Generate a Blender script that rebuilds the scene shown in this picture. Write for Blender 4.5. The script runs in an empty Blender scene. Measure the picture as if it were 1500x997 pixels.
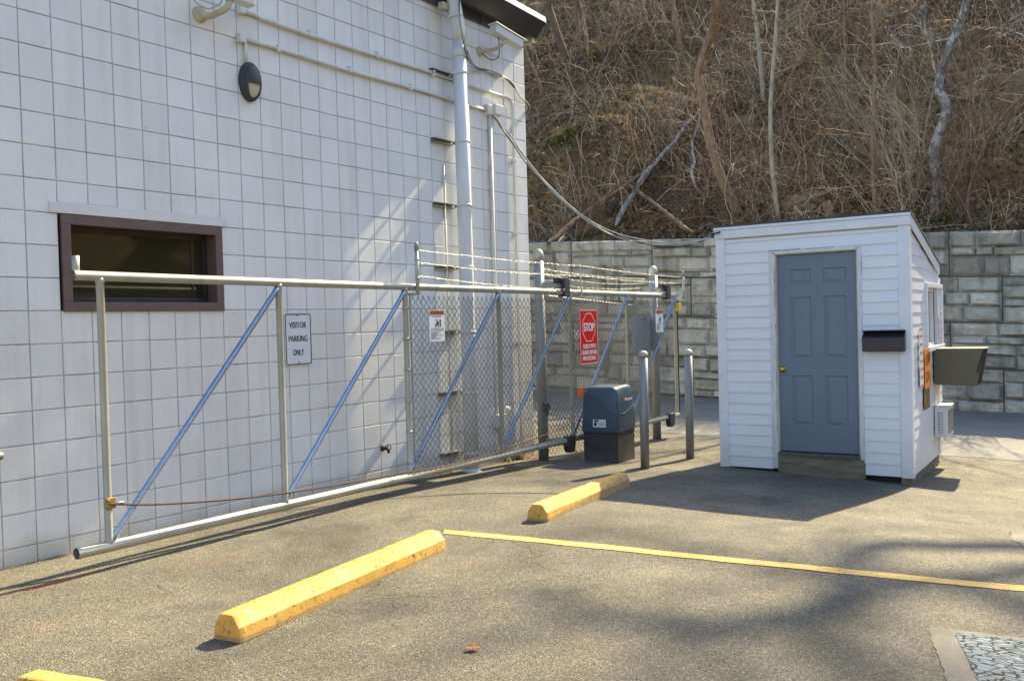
import bpy, math, random
import numpy as np
from mathutils import Vector, Matrix, noise as mnoise

random.seed(7)
RNG = np.random.default_rng(11)
scene = bpy.context.scene
COL = scene.collection
V3 = lambda *a: np.array(a, float)

# ------------------------------------------------------------------ camera model
FPX, YAW, PITCH, ROLL, CAMZ = 1333.607, 0.61179053, 0.0194762, -0.0273811, 1.41316
CAM = V3(0, 0, CAMZ)
def _axes():
    f = V3(math.cos(YAW)*math.cos(PITCH), math.sin(YAW)*math.cos(PITCH), -math.sin(PITCH))
    r = V3(math.sin(YAW), -math.cos(YAW), 0)
    u = np.cross(r, f)
    return (math.cos(ROLL)*r+math.sin(ROLL)*u, -math.sin(ROLL)*r+math.cos(ROLL)*u, f)
RX, UX, FX = _axes()
def ray(x, y): return FX + RX*(x-750)/FPX - UX*(y-498.5)/FPX
def onY(x, y, Y): d = ray(x, y); return CAM + d*Y/d[1]
def onX(x, y, X): d = ray(x, y); return CAM + d*X/d[0]
def onZ(x, y, Z): d = ray(x, y); return CAM + d*(Z-CAMZ)/d[2]
def onP(x, y, p, n): d = ray(x, y); n = np.array(n, float); return CAM + d*(((np.array(p)-CAM)@n)/(d@n))

def _sp(u, w=.35): return w*np.log1p(np.exp(np.clip(u/w, -50, 50)))
def gz(X, Y):
    t = np.clip((X-5.0)/4.0, 0, 1); t = t*t*(3-2*t)
    return -.04*(_sp(X-5.6)-_sp(X-10.4)) + .03*t*(np.clip(Y, -6, 12)-5.5)
def onG(x, y):
    z = 0.0
    for _ in range(150):
        P = onZ(x, y, z); z = .6*z + .4*float(gz(P[0], P[1]))
    return P

# ------------------------------------------------------------------ materials
def nd(nt, t, **k):
    n = nt.nodes.new(t)
    for a, b in k.items():
        if a in n.inputs.keys(): n.inputs[a].default_value = b
        else: setattr(n, a, b)
    return n
def ramp(nt, fac, stops):
    r = nt.nodes.new('ShaderNodeValToRGB'); e = r.color_ramp.elements
    while len(e) < len(stops): e.new(.5)
    for el, (p, c) in zip(e, stops):
        el.position = p; el.color = (*c, 1) if len(c) == 3 else c
    nt.links.new(fac, r.inputs[0]); return r.outputs[0]
def mixc(nt, fac, a, b, mode='MIX'):
    m = nt.nodes.new('ShaderNodeMix'); m.data_type = 'RGBA'; m.blend_type = mode
    for s, v in ((0, fac), (6, a), (7, b)):
        if hasattr(v, 'links'): nt.links.new(v, m.inputs[s])
        elif isinstance(v, (int, float)): m.inputs[s].default_value = v
        else: m.inputs[s].default_value = (*v, 1)
    return m.outputs[2]
def math_(nt, op, a, b=None, clamp=False):
    m = nt.nodes.new('ShaderNodeMath'); m.operation = op; m.use_clamp = clamp
    for i, v in enumerate((a, b)):
        if v is None: continue
        if hasattr(v, 'links'): nt.links.new(v, m.inputs[i])
        else: m.inputs[i].default_value = v
    return m.outputs[0]
def base(name):
    m = bpy.data.materials.new(name); m.use_nodes = True
    nt = m.node_tree; b = nt.nodes['Principled BSDF']
    tc = nt.nodes.new('ShaderNodeTexCoord')
    return m, nt, b, tc.outputs['Object']
def noise(nt, co, scale, detail=4, rough=.55, dist=0):
    n = nt.nodes.new('ShaderNodeTexNoise')
    n.inputs['Scale'].default_value = scale; n.inputs['Detail'].default_value = detail
    n.inputs['Roughness'].default_value = rough; n.inputs['Distortion'].default_value = dist
    nt.links.new(co, n.inputs['Vector']); return n.outputs['Fac']
def bump(nt, b, h, strength=.3, dist=.01):
    n = nt.nodes.new('ShaderNodeBump'); n.inputs['Strength'].default_value = strength
    n.inputs['Distance'].default_value = dist
    nt.links.new(h, n.inputs['Height']); nt.links.new(n.outputs[0], b.inputs['Normal'])
def stretch(nt, co, s):
    m = nt.nodes.new('ShaderNodeMapping'); m.inputs['Scale'].default_value = s
    nt.links.new(co, m.inputs[0]); return m.outputs[0]

def simple(name, c, c2=None, scale=6, rough=.6, metal=0, bs=None, bstr=.2, bdist=.004, spec=None, streak=None, island=0):
    m, nt, b, co = base(name)
    c2 = c2 or tuple(x*.8 for x in c)
    v = co if streak is None else stretch(nt, co, streak)
    col = ramp(nt, noise(nt, v, scale, 5, .6), [(.32, c2), (.68, c)])
    if island:
        g = nt.nodes.new('ShaderNodeNewGeometry')
        k = math_(nt, 'ADD', math_(nt, 'MULTIPLY', g.outputs['Random Per Island'], island*2), 1-island)
        cc = nt.nodes.new('ShaderNodeCombineColor')
        for i in range(3): nt.links.new(k, cc.inputs[i])
        col = mixc(nt, 1.0, col, cc.outputs[0], 'MULTIPLY')
    nt.links.new(col, b.inputs['Base Color'])
    b.inputs['Roughness'].default_value = rough; b.inputs['Metallic'].default_value = metal
    if spec is not None: b.inputs['Specular IOR Level'].default_value = spec
    if bs: bump(nt, b, noise(nt, co, bs, 4, .6), bstr, bdist)
    return m

def asphalt_mat():
    m, nt, b, co = base('asphalt')
    big = noise(nt, co, .55, 5, .6, .4)
    mid = noise(nt, co, 3.2, 5, .65)
    fine = noise(nt, co, 150, 3, .7)
    c = ramp(nt, big, [(.33, (.086, .081, .064)), (.48, (.148, .138, .106)), (.66, (.205, .190, .142))])
    c = mixc(nt, .55, c, ramp(nt, mid, [(.3, (.50, .50, .51)), (.7, (1.18, 1.16, 1.12))]), 'MULTIPLY')
    # aggregate: light and dark chips showing through the worn binder
    vo = nt.nodes.new('ShaderNodeTexVoronoi'); vo.inputs['Scale'].default_value = 170; nt.links.new(co, vo.inputs['Vector'])
    sep = nt.nodes.new('ShaderNodeSeparateColor'); nt.links.new(vo.outputs['Color'], sep.inputs[0])
    c = mixc(nt, .85, c, ramp(nt, sep.outputs[0], [(0, (.42, .41, .40)), (.12, (.72, .71, .70)), (.5, (1, 1, 1)), (.80, (1.2, 1.17, 1.1)), (.95, (2.3, 2.25, 2.15))]), 'MULTIPLY')
    c = mixc(nt, .6, c, ramp(nt, fine, [(.35, (.5, .5, .5)), (.6, (1.15, 1.15, 1.15))]), 'MULTIPLY')
    c = mixc(nt, .7, c, ramp(nt, noise(nt, co, 48, 4, .7), [(.34, (.52, .52, .53)), (.62, (1.15, 1.14, 1.12))]), 'MULTIPLY')
    # hairline cracks and pock marks
    vc = nt.nodes.new('ShaderNodeTexVoronoi'); vc.feature = 'DISTANCE_TO_EDGE'; vc.inputs['Scale'].default_value = 1.1
    dco = nt.nodes.new('ShaderNodeVectorMath'); dco.operation = 'ADD'
    nz = nt.nodes.new('ShaderNodeTexNoise'); nz.inputs['Scale'].default_value = 3.5; nz.inputs['Detail'].default_value = 6; nt.links.new(co, nz.inputs['Vector'])
    sc = nt.nodes.new('ShaderNodeVectorMath'); sc.operation = 'SCALE'; sc.inputs['Scale'].default_value = .55; nt.links.new(nz.outputs['Color'], sc.inputs[0])
    nt.links.new(co, dco.inputs[0]); nt.links.new(sc.outputs[0], dco.inputs[1]); nt.links.new(dco.outputs[0], vc.inputs['Vector'])
    crack = math_(nt, 'MULTIPLY', ramp(nt, vc.outputs['Distance'], [(0, (1, 1, 1)), (.009, (0, 0, 0))]),
                  ramp(nt, noise(nt, co, .5, 3), [(.50, (0, 0, 0)), (.58, (1, 1, 1))]))
    pit = ramp(nt, noise(nt, stretch(nt, co, (1, .55, 1)), 58, 2, .5, .6), [(.30, (1, 1, 1)), (.34, (0, 0, 0))])
    pit = math_(nt, 'MULTIPLY', pit, ramp(nt, mid, [(.4, (0, 0, 0)), (.55, (1, 1, 1))]))
    dark = math_(nt, 'ADD', math_(nt, 'MULTIPLY', crack, .6), math_(nt, 'MULTIPLY', pit, .8), True)
    c = mixc(nt, dark, c, (.03, .028, .024))
    oil = ramp(nt, noise(nt, co, 1.15, 4, .6, .5), [(.60, (0, 0, 0)), (.72, (1, 1, 1))])
    c = mixc(nt, math_(nt, 'MULTIPLY', oil, .65), c, (.055, .05, .042))
    # old rust run below the open end of the gate rail, and a few rust spots
    sx = nt.nodes.new('ShaderNodeSeparateXYZ'); nt.links.new(co, sx.inputs[0])
    for (cx, cy, rx, ry, amt) in ((2.75, 5.16, .45, .10, .40), (2.75, 3.42, .06, .05, .5), (4.2, 3.25, .25, .12, .07), (3.4, 4.75, .5, .2, .06), (2.3, 4.4, .35, .2, .06)):
        dx = math_(nt, 'DIVIDE', math_(nt, 'SUBTRACT', sx.outputs[0], cx), rx)
        dy = math_(nt, 'DIVIDE', math_(nt, 'SUBTRACT', sx.outputs[1], cy), ry)
        d2 = math_(nt, 'ADD', math_(nt, 'MULTIPLY', dx, dx), math_(nt, 'MULTIPLY', dy, dy))
        d2 = math_(nt, 'ADD', d2, math_(nt, 'MULTIPLY', mid, .9))
        k = math_(nt, 'MULTIPLY', ramp(nt, d2, [(.45, (1, 1, 1)), (1.25/1.3, (0, 0, 0))]), amt)
        c = mixc(nt, k, c, (.36, .11, .035))
    nt.links.new(c, b.inputs['Base Color'])
    b.inputs['Roughness'].default_value = .82
    b.inputs['Specular IOR Level'].default_value = .35
    h = math_(nt, 'ADD', math_(nt, 'MULTIPLY', vo.outputs['Distance'], 1.0), math_(nt, 'MULTIPLY', noise(nt, co, 22, 5, .65), 1.1))
    h = math_(nt, 'SUBTRACT', h, math_(nt, 'MULTIPLY', dark, 1.2))
    bump(nt, b, h, .75, .006)
    return m

def block_mat():
    m, nt, b, co = base('painted_block')
    g = nt.nodes.new('ShaderNodeNewGeometry')
    isl = g.outputs['Random Per Island']
    c = ramp(nt, isl, [(0, (.735, .745, .725)), (.5, (.77, .777, .752)), (1, (.795, .80, .775))])
    c = mixc(nt, .5, c, ramp(nt, noise(nt, co, 2.3, 6, .65), [(.3, (.86, .86, .83)), (.65, (1, 1, 1))]), 'MULTIPLY')
    # run-off streaks and splash dirt near the ground
    st = noise(nt, stretch(nt, co, (5, 5, .35)), 1.6, 4, .6)
    c = mixc(nt, .35, c, ramp(nt, st, [(.32, (.78, .76, .70)), (.52, (1, 1, 1))]), 'MULTIPLY')
    sx = nt.nodes.new('ShaderNodeSeparateXYZ'); nt.links.new(co, sx.inputs[0])
    low = math_(nt, 'MULTIPLY', ramp(nt, math_(nt, 'ADD', sx.outputs[2], math_(nt, 'MULTIPLY', noise(nt, co, 4, 4), -.25)), [(.0, (1, 1, 1)), (.16, (0, 0, 0))]), .55)
    c = mixc(nt, low, c, (.42, .38, .29))
    speck = ramp(nt, noise(nt, co, 26, 2, .5), [(.22, (1, 1, 1)), (.25, (0, 0, 0))])
    c = mixc(nt, math_(nt, 'MULTIPLY', speck, .6), c, (.3, .28, .25))
    # drips and soot marks under fittings
    for (cx, cz, rx, rz, amt, colr) in ((3.27, 1.40, .05, .20, .40, (.36, .30, .22)), (3.9, 1.45, .04, .12, .25, (.40, .36, .28)), (4.34, 1.42, .05, .16, .35, (.36, .31, .23)), (4.70, 3.14, .10, .10, .30, (.42, .37, .24)),
                                   (4.29, 3.62, .06, .14, .40, (.42, .38, .28)), (7.2, 3.2, .12, .16, .35, (.38, .35, .27)), (7.2, 2.55, .12, .16, .35, (.38, .35, .27)), (7.2, 1.9, .12, .18, .35, (.38, .35, .27)),
                                   (6.12, .18, .05, .16, .55, (.36, .19, .10)), (2.78, .45, .12, .09, .35, (.86, .85, .82)), (5.05, .95, .05, .14, .2, (.45, .41, .33)), (7.2, 1.2, .12, .2, .3, (.40, .37, .28))):
        dx = math_(nt, 'DIVIDE', math_(nt, 'SUBTRACT', sx.outputs[0], cx), rx); dz = math_(nt, 'DIVIDE', math_(nt, 'SUBTRACT', sx.outputs[2], cz), rz)
        d2 = math_(nt, 'ADD', math_(nt, 'ADD', math_(nt, 'MULTIPLY', dx, dx), math_(nt, 'MULTIPLY', dz, dz)), math_(nt, 'MULTIPLY', st, .7))
        c = mixc(nt, math_(nt, 'MULTIPLY', ramp(nt, d2, [(.2, (1, 1, 1)), (1.0, (0, 0, 0))]), amt), c, colr)
    nt.links.new(c, b.inputs['Base Color'])
    b.inputs['Roughness'].default_value = .55; b.inputs['Specular IOR Level'].default_value = .35
    h = math_(nt, 'ADD', noise(nt, co, 95, 3, .6), math_(nt, 'MULTIPLY', noise(nt, co, 14, 3, .5), .6))
    bump(nt, b, h, .75, .004)
    return m

def yellow_mat(name='yellow_paint', wear=.27):
    m, nt, b, co = base(name)
    c = ramp(nt, noise(nt, co, 7, 5, .65), [(.3, (.66, .36, .055)), (.7, (.74, .45, .105))])
    chips = ramp(nt, noise(nt, co, 30, 6, .7, .3), [(wear, (1, 1, 1)), (wear+.035, (0, 0, 0))])
    c = mixc(nt, chips, c, (.16, .14, .10))
    sx = nt.nodes.new('ShaderNodeSeparateXYZ'); nt.links.new(co, sx.inputs[0])
    low = math_(nt, 'MULTIPLY', ramp(nt, math_(nt, 'ADD', sx.outputs[2], math_(nt, 'MULTIPLY', noise(nt, co, 25, 5, .7), -.034)), [(.0, (1, 1, 1)), (.004, (0, 0, 0))]), .55)
    c = mixc(nt, low, c, (.2, .18, .13))
    scr = ramp(nt, noise(nt, stretch(nt, co, (3, 40, 40)), 1.2, 4, .7), [(.28, (1, 1, 1)), (.31, (0, 0, 0))])
    c = mixc(nt, math_(nt, 'MULTIPLY', scr, .35), c, (.45, .30, .08))
    nt.links.new(c, b.inputs['Base Color']); b.inputs['Roughness'].default_value = .6
    bump(nt, b, math_(nt, 'ADD', noise(nt, co, 60, 5, .7), math_(nt, 'MULTIPLY', noise(nt, co, 9, 4), 1.5)), .45, .005)
    return m

def line_mat():
    m, nt, b, co = base('line_paint')
    c = ramp(nt, noise(nt, co, 5, 5, .65), [(.3, (.52, .33, .07)), (.7, (.66, .44, .12))])
    fine = noise(nt, co, 70, 4, .7)
    k = ramp(nt, math_(nt, 'ADD', math_(nt, 'MULTIPLY', fine, .6), math_(nt, 'MULTIPLY', noise(nt, co, 12, 4, .6), .4)), [(.40, (1, 1, 1)), (.48, (0, 0, 0))])
    nt.links.new(mixc(nt, math_(nt, 'MULTIPLY', k, .75), c, (.15, .135, .10)), b.inputs['Base Color'])
    b.inputs['Roughness'].default_value = .8; bump(nt, b, fine, .5, .004)
    return m

def patch_mat():
    m, nt, b, co = base('cracked_white_paint')
    nz = nt.nodes.new('ShaderNodeTexNoise'); nz.inputs['Scale'].default_value = 9; nt.links.new(co, nz.inputs['Vector'])
    sc = nt.nodes.new('ShaderNodeVectorMath'); sc.operation = 'SCALE'; sc.inputs['Scale'].default_value = .07; nt.links.new(nz.outputs['Color'], sc.inputs[0])
    ad = nt.nodes.new('ShaderNodeVectorMath'); nt.links.new(co, ad.inputs[0]); nt.links.new(sc.outputs[0], ad.inputs[1])
    vc = nt.nodes.new('ShaderNodeTexVoronoi'); vc.feature = 'DISTANCE_TO_EDGE'; vc.inputs['Scale'].default_value = 22
    nt.links.new(stretch(nt, ad.outputs[0], (1.7, .8, 1)), vc.inputs['Vector'])
    c = ramp(nt, noise(nt, co, 14, 5, .7), [(.3, (.12, .15, .17)), (.65, (.24, .28, .30))])
    k = ramp(nt, math_(nt, 'ADD', vc.outputs['Distance'], math_(nt, 'MULTIPLY', noise(nt, co, 30, 3), .05)), [(.075, (1, 1, 1)), (.13, (0, 0, 0))])
    nt.links.new(mixc(nt, k, c, (.022, .021, .02)), b.inputs['Base Color'])
    b.inputs['Roughness'].default_value = .85; b.inputs['Specular IOR Level'].default_value = .2
    bump(nt, b, math_(nt, 'SUBTRACT', noise(nt, co, 80, 3), k), .4, .004)
    return m

def stone_mat():
    m, nt, b, co = base('retaining_stone')
    g = nt.nodes.new('ShaderNodeNewGeometry')
    c = ramp(nt, g.outputs['Random Per Island'], [(0, (.27, .265, .225)), (.35, (.40, .39, .335)), (.75, (.47, .46, .40)), (1, (.55, .54, .48))])
    c = mixc(nt, .8, c, ramp(nt, noise(nt, co, 2.2, 6, .65, .3), [(.30, (.45, .44, .42)), (.46, (.88, .87, .85)), (.7, (1.12, 1.11, 1.08))]), 'MULTIPLY')
    st = noise(nt, stretch(nt, co, (3, 3, .4)), 1.5, 4, .65)
    c = mixc(nt, .65, c, ramp(nt, st, [(.34, (.42, .41, .39)), (.5, (1, 1, 1))]), 'MULTIPLY')
    nt.links.new(c, b.inputs['Base Color']); b.inputs['Roughness'].default_value = .9
    bump(nt, b, math_(nt, 'ADD', noise(nt, co, 12, 6, .65), math_(nt, 'MULTIPLY', noise(nt, co, 60, 3), .4)), .8, .03)
    return m

def soil_mat():
    m, nt, b, co = base('hill_soil')
    c = ramp(nt, noise(nt, co, .55, 6, .65, .6), [(.3, (.075, .046, .025)), (.45, (.13, .082, .036)), (.56, (.20, .132, .046)), (.72, (.28, .19, .065))])
    c = mixc(nt, .7, c, ramp(nt, noise(nt, co, 9, 6, .7), [(.3, (.45, .44, .42)), (.65, (1.15, 1.1, 1.05))]), 'MULTIPLY')
    c = mixc(nt, ramp(nt, noise(nt, co, .8, 5, .6), [(.55, (0, 0, 0)), (.66, (.7, .7, .7))]), c, (.085, .085, .022))
    nt.links.new(c, b.inputs['Base Color']); b.inputs['Roughness'].default_value = .95
    bump(nt, b, math_(nt, 'ADD', noise(nt, co, 14, 6, .7), noise(nt, co, 3, 5, .6)), .9, .08)
    return m

def island_mat(name, stops, rough=.85, trans=0, bs=None, rscale=None, spec=.3):
    m, nt, b, co = base(name)
    g = nt.nodes.new('ShaderNodeNewGeometry')
    c = ramp(nt, g.outputs['Random Per Island'], stops)
    if rscale: c = mixc(nt, .6, c, ramp(nt, noise(nt, co, rscale, 4, .65), [(.3, (.5, .5, .5)), (.65, (1.15, 1.15, 1.15))]), 'MULTIPLY')
    nt.links.new(c, b.inputs['Base Color']); b.inputs['Roughness'].default_value = rough
    b.inputs['Specular IOR Level'].default_value = spec
    if bs: bump(nt, b, noise(nt, co, bs, 4, .65), .6, .01)
    if trans:
        t = nt.nodes.new('ShaderNodeBsdfTranslucent'); nt.links.new(c, t.inputs[0])
        mx = nt.nodes.new('ShaderNodeMixShader'); mx.inputs[0].default_value = trans
        nt.links.new(b.outputs[0], mx.inputs[1]); nt.links.new(t.outputs[0], mx.inputs[2])
        nt.links.new(mx.outputs[0], nt.nodes['Material Output'].inputs[0])
    return m

def bark_mat(name, c1, c2, lichen=None, scale=14):
    m, nt, b, co = base(name)
    n = noise(nt, stretch(nt, co, (1, 1, .35)), scale, 6, .7)
    c = ramp(nt, n, [(.32, c1), (.66, c2)])
    if lichen:
        k = ramp(nt, noise(nt, co, 4.5, 5, .7), [(.47, (0, 0, 0)), (.55, (1, 1, 1))])
        c = mixc(nt, math_(nt, 'MULTIPLY', k, .75), c, lichen)
    nt.links.new(c, b.inputs['Base Color']); b.inputs['Roughness'].default_value = .85
    bump(nt, b, n, .7, .02)
    return m

M = {}
M['asphalt'] = asphalt_mat(); M['block'] = block_mat()
M['mortar'] = simple('mortar', (.66, .65, .60), (.27, .245, .19), 5, .9, bs=60)
M['yellow'] = yellow_mat(wear=.385); M['line'] = line_mat(); M['patch'] = patch_mat()
M['patch_rim'] = simple('patch_concrete', (.19, .175, .145), (.11, .10, .078), 7, .85, bs=90, bstr=.7, bdist=.008)
M['slab'] = simple('concrete_slab', (.175, .17, .15), (.12, .116, .104), 2.2, .85, bs=50, bstr=.5)
M['stone'] = stone_mat(); M['soil'] = soil_mat()
M['dark_gap'] = simple('wall_core', (.11, .105, .09), None, 4, .95)
M['galv'] = simple('galvanised_pipe', (.47, .47, .40), (.35, .355, .30), 9, .5, .5, bs=40, bstr=.06, streak=(1, 1, .3))
M['brace_sky_tint'] = simple('galvanised_sky_tint', (.38, .47, .61), (.30, .38, .51), 9, .26, .85, bs=40, bstr=.06)  # blue in the base colour stands in for sky reflected by the braces
M['galv_post'] = simple('galvanised_post', (.33, .34, .335), (.23, .243, .24), 7, .5, .45, bs=35, bstr=.1, streak=(1, 1, .25))
M['wire'] = simple('galvanised_wire', (.27, .275, .265), (.17, .175, .175), 30, .34, .6)
M['barb'] = simple('barbed_wire_steel', (.52, .52, .49), (.34, .34, .31), 50, .4, .75)
M['rust'] = simple('rusty_steel', (.135, .058, .03), (.06, .028, .016), 40, .85, .2, bs=120, bstr=.6)
M['brass'] = simple('brass', (.75, .55, .16), (.55, .38, .09), 10, .25, 1)
M['brass_clamp'] = simple('zinc_yellow_clamp', (.46, .37, .10), (.28, .21, .05), 20, .45, .6)
M['white_pvc'] = simple('white_painted_pipe', (.68, .69, .68), (.58, .585, .56), 4, .62, bs=60, bstr=.12, streak=(2, 2, .4))
M['conduit'] = simple('painted_conduit', (.68, .68, .65), (.56, .555, .51), 8, .5, bs=90, bstr=.15)
M['lintel'] = simple('painted_concrete', (.70, .705, .69), (.62, .62, .60), 5, .6, bs=70, bstr=.3)
M['brown_frame'] = simple('brown_metal', (.155, .102, .085), (.115, .078, .066), 8, .5, .05, bs=60, bstr=.08)
M['dark_frame'] = simple('dark_bronze', (.045, .042, .042), (.03, .028, .03), 8, .4, .2)
M['fascia'] = simple('dark_brown_fascia', (.055, .050, .047), (.036, .033, .033), 5, .45, .15, bs=30, bstr=.06, streak=(.3, 2, 2))
M['frieze'] = simple('slate_blue_panel', (.085, .095, .125), (.06, .068, .09), 6, .45, .2)
M['drip'] = simple('grey_metal_flashing', (.46, .48, .46), (.34, .36, .34), 6, .35, .6)
M['soffit'] = simple('cream_soffit', (.52, .50, .38), (.42, .40, .29), 8, .7)
M['lamp_black'] = simple('black_lamp_housing', (.045, .047, .052), (.028, .03, .034), 14, .55, bs=70, bstr=.1)
M['lens'] = simple('frosted_lens', (.58, .56, .42), (.46, .44, .32), 10, .25)
M['cam_white'] = simple('offwhite_camera_shell', (.66, .66, .60), (.55, .55, .49), 6, .4)
M['cable_dark'] = simple('black_cable', (.03, .03, .03), None, 8, .6)
M['cable_grey'] = simple('grey_cable', (.42, .43, .40), (.32, .33, .30), 20, .55)
M['unistrut'] = simple('steel_channel', (.33, .33, .30), (.20, .19, .17), 18, .5, .6)
M['black_metal'] = simple('black_painted_metal', (.022, .022, .024), (.014, .014, .016), 12, .4)
M['roller'] = simple('dark_roller_cover', (.055, .054, .055), (.03, .03, .031), 18, .6, bs=60, bstr=.2)
M['siding'] = simple('white_vinyl_siding', (.80, .81, .84), (.73, .74, .77), 2.2, .42, bs=18, bstr=.06, bdist=.006, streak=(1, .4, 1.5))
M['trim'] = simple('white_trim', (.78, .79, .82), (.70, .71, .73), 5, .45, bs=40, bstr=.1)
M['old_trim'] = simple('chipped_white_trim', (.74, .75, .76), (.58, .57, .53), 16, .6, bs=50, bstr=.4, streak=(2, 2, .5))
M['caulk'] = simple('yellowed_edge', (.55, .50, .36), (.42, .37, .25), 10, .7)
M['crack'] = simple('weathered_wood', (.11, .10, .09), (.06, .055, .05), 20, .9)
M['door_blue'] = simple('slate_blue_door', (.158, .20, .255), (.143, .183, .235), 3, .42, bs=25, bstr=.06, streak=(1, 1, .4))
M['step_wood'] = simple('mossy_wood', (.22, .19, .125), (.10, .095, .06), 7, .9, bs=40, bstr=.6, streak=(1, .5, 4))
M['shed_roof'] = simple('dark_roll_roofing', (.10, .095, .085), (.06, .055, .05), 20, .9, bs=90, bstr=.6)
M['hood'] = simple('olive_metal_hood', (.115, .103, .068), (.092, .082, .054), 4, .45, .15, bs=30, bstr=.05)
M['hood_in'] = simple('dark_hood_inside', (.03, .028, .024), None, 5, .8)
M['ac'] = simple('offwhite_appliance', (.72, .72, .69), (.63, .63, .60), 8, .4)
M['ac_dark'] = simple('appliance_grille', (.20, .20, .19), (.12, .12, .12), 30, .6)
M['op_blue'] = simple('blue_plastic_cover', (.042, .078, .118), (.034, .064, .098), 3, .42, bs=120, bstr=.15, bdist=.002)
M['op_black'] = simple('black_operator_base', (.024, .023, .022), (.04, .038, .034), 9, .6, bs=50, bstr=.3)
M['white'] = simple('white_sign_face', (.72, .75, .78), (.66, .69, .72), 3, .45)
M['blank'] = simple('pale_blue_panel', (.55, .62, .74), (.48, .55, .67), 4, .5)
M['black'] = simple('black_lettering', (.018, .018, .02), None, 3, .5)
M['red'] = simple('red_sign_face', (.60, .010, .008), (.52, .008, .006), 4, .55, spec=.15)
M['red_ink'] = simple('red_lettering', (.5, .03, .03), None, 4, .5)
M['orange_sign'] = simple('orange_sign_face', (.85, .30, .012), (.72, .23, .01), 5, .45)
M['orange_hdr'] = simple('faded_orange_header', (.52, .13, .035), (.38, .085, .022), 40, .5)
M['amber_sign'] = simple('weathered_brown_sign', (.30, .17, .045), (.12, .07, .03), 14, .6)
M['orange_tag'] = simple('orange_tag', (.75, .16, .03), (.55, .10, .02), 20, .6)
M['yellow_box'] = simple('yellow_plastic', (.58, .50, .08), (.45, .38, .06), 14, .5)
M['leaf'] = island_mat('dry_leaf', [(0, (.05, .028, .018)), (.35, (.115, .066, .038)), (.62, (.19, .115, .06)), (.85, (.29, .20, .115)), (1, (.50, .40, .27))], .75, .25)
M['leaf_orange'] = island_mat('orange_leaf', [(0, (.30, .10, .03)), (1, (.48, .20, .06))], .7, .3)
M['deadgrass'] = island_mat('dead_grass', [(0, (.17, .13, .07)), (.5, (.33, .27, .16)), (1, (.55, .48, .33))], .8, .2)
M['twig'] = island_mat('brush_twigs', [(0, (.08, .040, .025)), (.3, (.19, .105, .062)), (.55, (.35, .235, .14)), (.8, (.54, .43, .29)), (1, (.72, .64, .50))], .7)
M['rock'] = island_mat('hill_rock', [(0, (.12, .09, .055)), (.5, (.20, .155, .09)), (1, (.28, .225, .14))], .9, bs=9, rscale=6)
M['green'] = island_mat('green_leaf', [(0, (.05, .075, .015)), (.6, (.12, .15, .03)), (1, (.28, .27, .05))], .6, .3)
M['bark_orange'] = bark_mat('orange_brown_bark', (.13, .08, .045), (.30, .20, .11))
M['bark_pale'] = bark_mat('pale_bark', (.20, .17, .125), (.42, .37, .28))
M['bark_grey'] = bark_mat('lichen_bark', (.07, .062, .052), (.22, .205, .185), (.42, .45, .43))
M['bark_dark'] = bark_mat('dark_bark', (.06, .042, .028), (.16, .105, .065))
M['bark_red'] = bark_mat('reddish_twigs', (.09, .048, .034), (.22, .13, .09))
M['log_grey'] = bark_mat('weathered_log', (.13, .115, .10), (.38, .345, .31), None, 12)
M['log_brown'] = bark_mat('brown_log', (.07, .042, .026), (.21, .135, .075), None, 12)
def grime(mat, z0, z1, col, amt, sc=6):
    nt = mat.node_tree; b = nt.nodes['Principled BSDF']; l = b.inputs['Base Color'].links[0]; src = l.from_socket
    g = nt.nodes.new('ShaderNodeNewGeometry'); sx = nt.nodes.new('ShaderNodeSeparateXYZ'); nt.links.new(g.outputs['Position'], sx.inputs[0])
    n = noise(nt, stretch(nt, g.outputs['Position'], (1, 1, .4)), sc, 5, .65)
    mr = nt.nodes.new('ShaderNodeMapRange'); mr.inputs[1].default_value = z0; mr.inputs[2].default_value = z1; mr.inputs[3].default_value = 1; mr.inputs[4].default_value = 0
    nt.links.new(math_(nt, 'ADD', sx.outputs[2], math_(nt, 'MULTIPLY', n, (z1-z0)*.6)), mr.inputs[0])
    nt.links.new(mixc(nt, math_(nt, 'MULTIPLY', math_(nt, 'MULTIPLY', mr.outputs[0], n), amt), src, col), b.inputs['Base Color'])
grime(M['siding'], -.15, .55, (.40, .38, .30), .9); grime(M['trim'], -.15, .5, (.40, .38, .30), .9); grime(M['old_trim'], -.1, .7, (.30, .27, .2), 1.1)
grime(M['door_blue'], .05, .6, (.10, .11, .115), .8); grime(M['galv_post'], -.15, .35, (.20, .16, .11), 1.0); grime(M['op_black'], -.15, .1, (.13, .115, .09), 1.2)
def glass_mat():
    m, nt, b, co = base('olive_reflection_glass')
    b.inputs['Base Color'].default_value = (.030, .026, .011, 1); b.inputs['Roughness'].default_value = .03  # olive in the base colour stands in for the reflected hillside
    b.inputs['IOR'].default_value = 1.52
    return m
M['glass'] = glass_mat()
M['glass_pale'] = simple('pale_window_glass', (.10, .11, .10), None, 4, .05)

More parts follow.
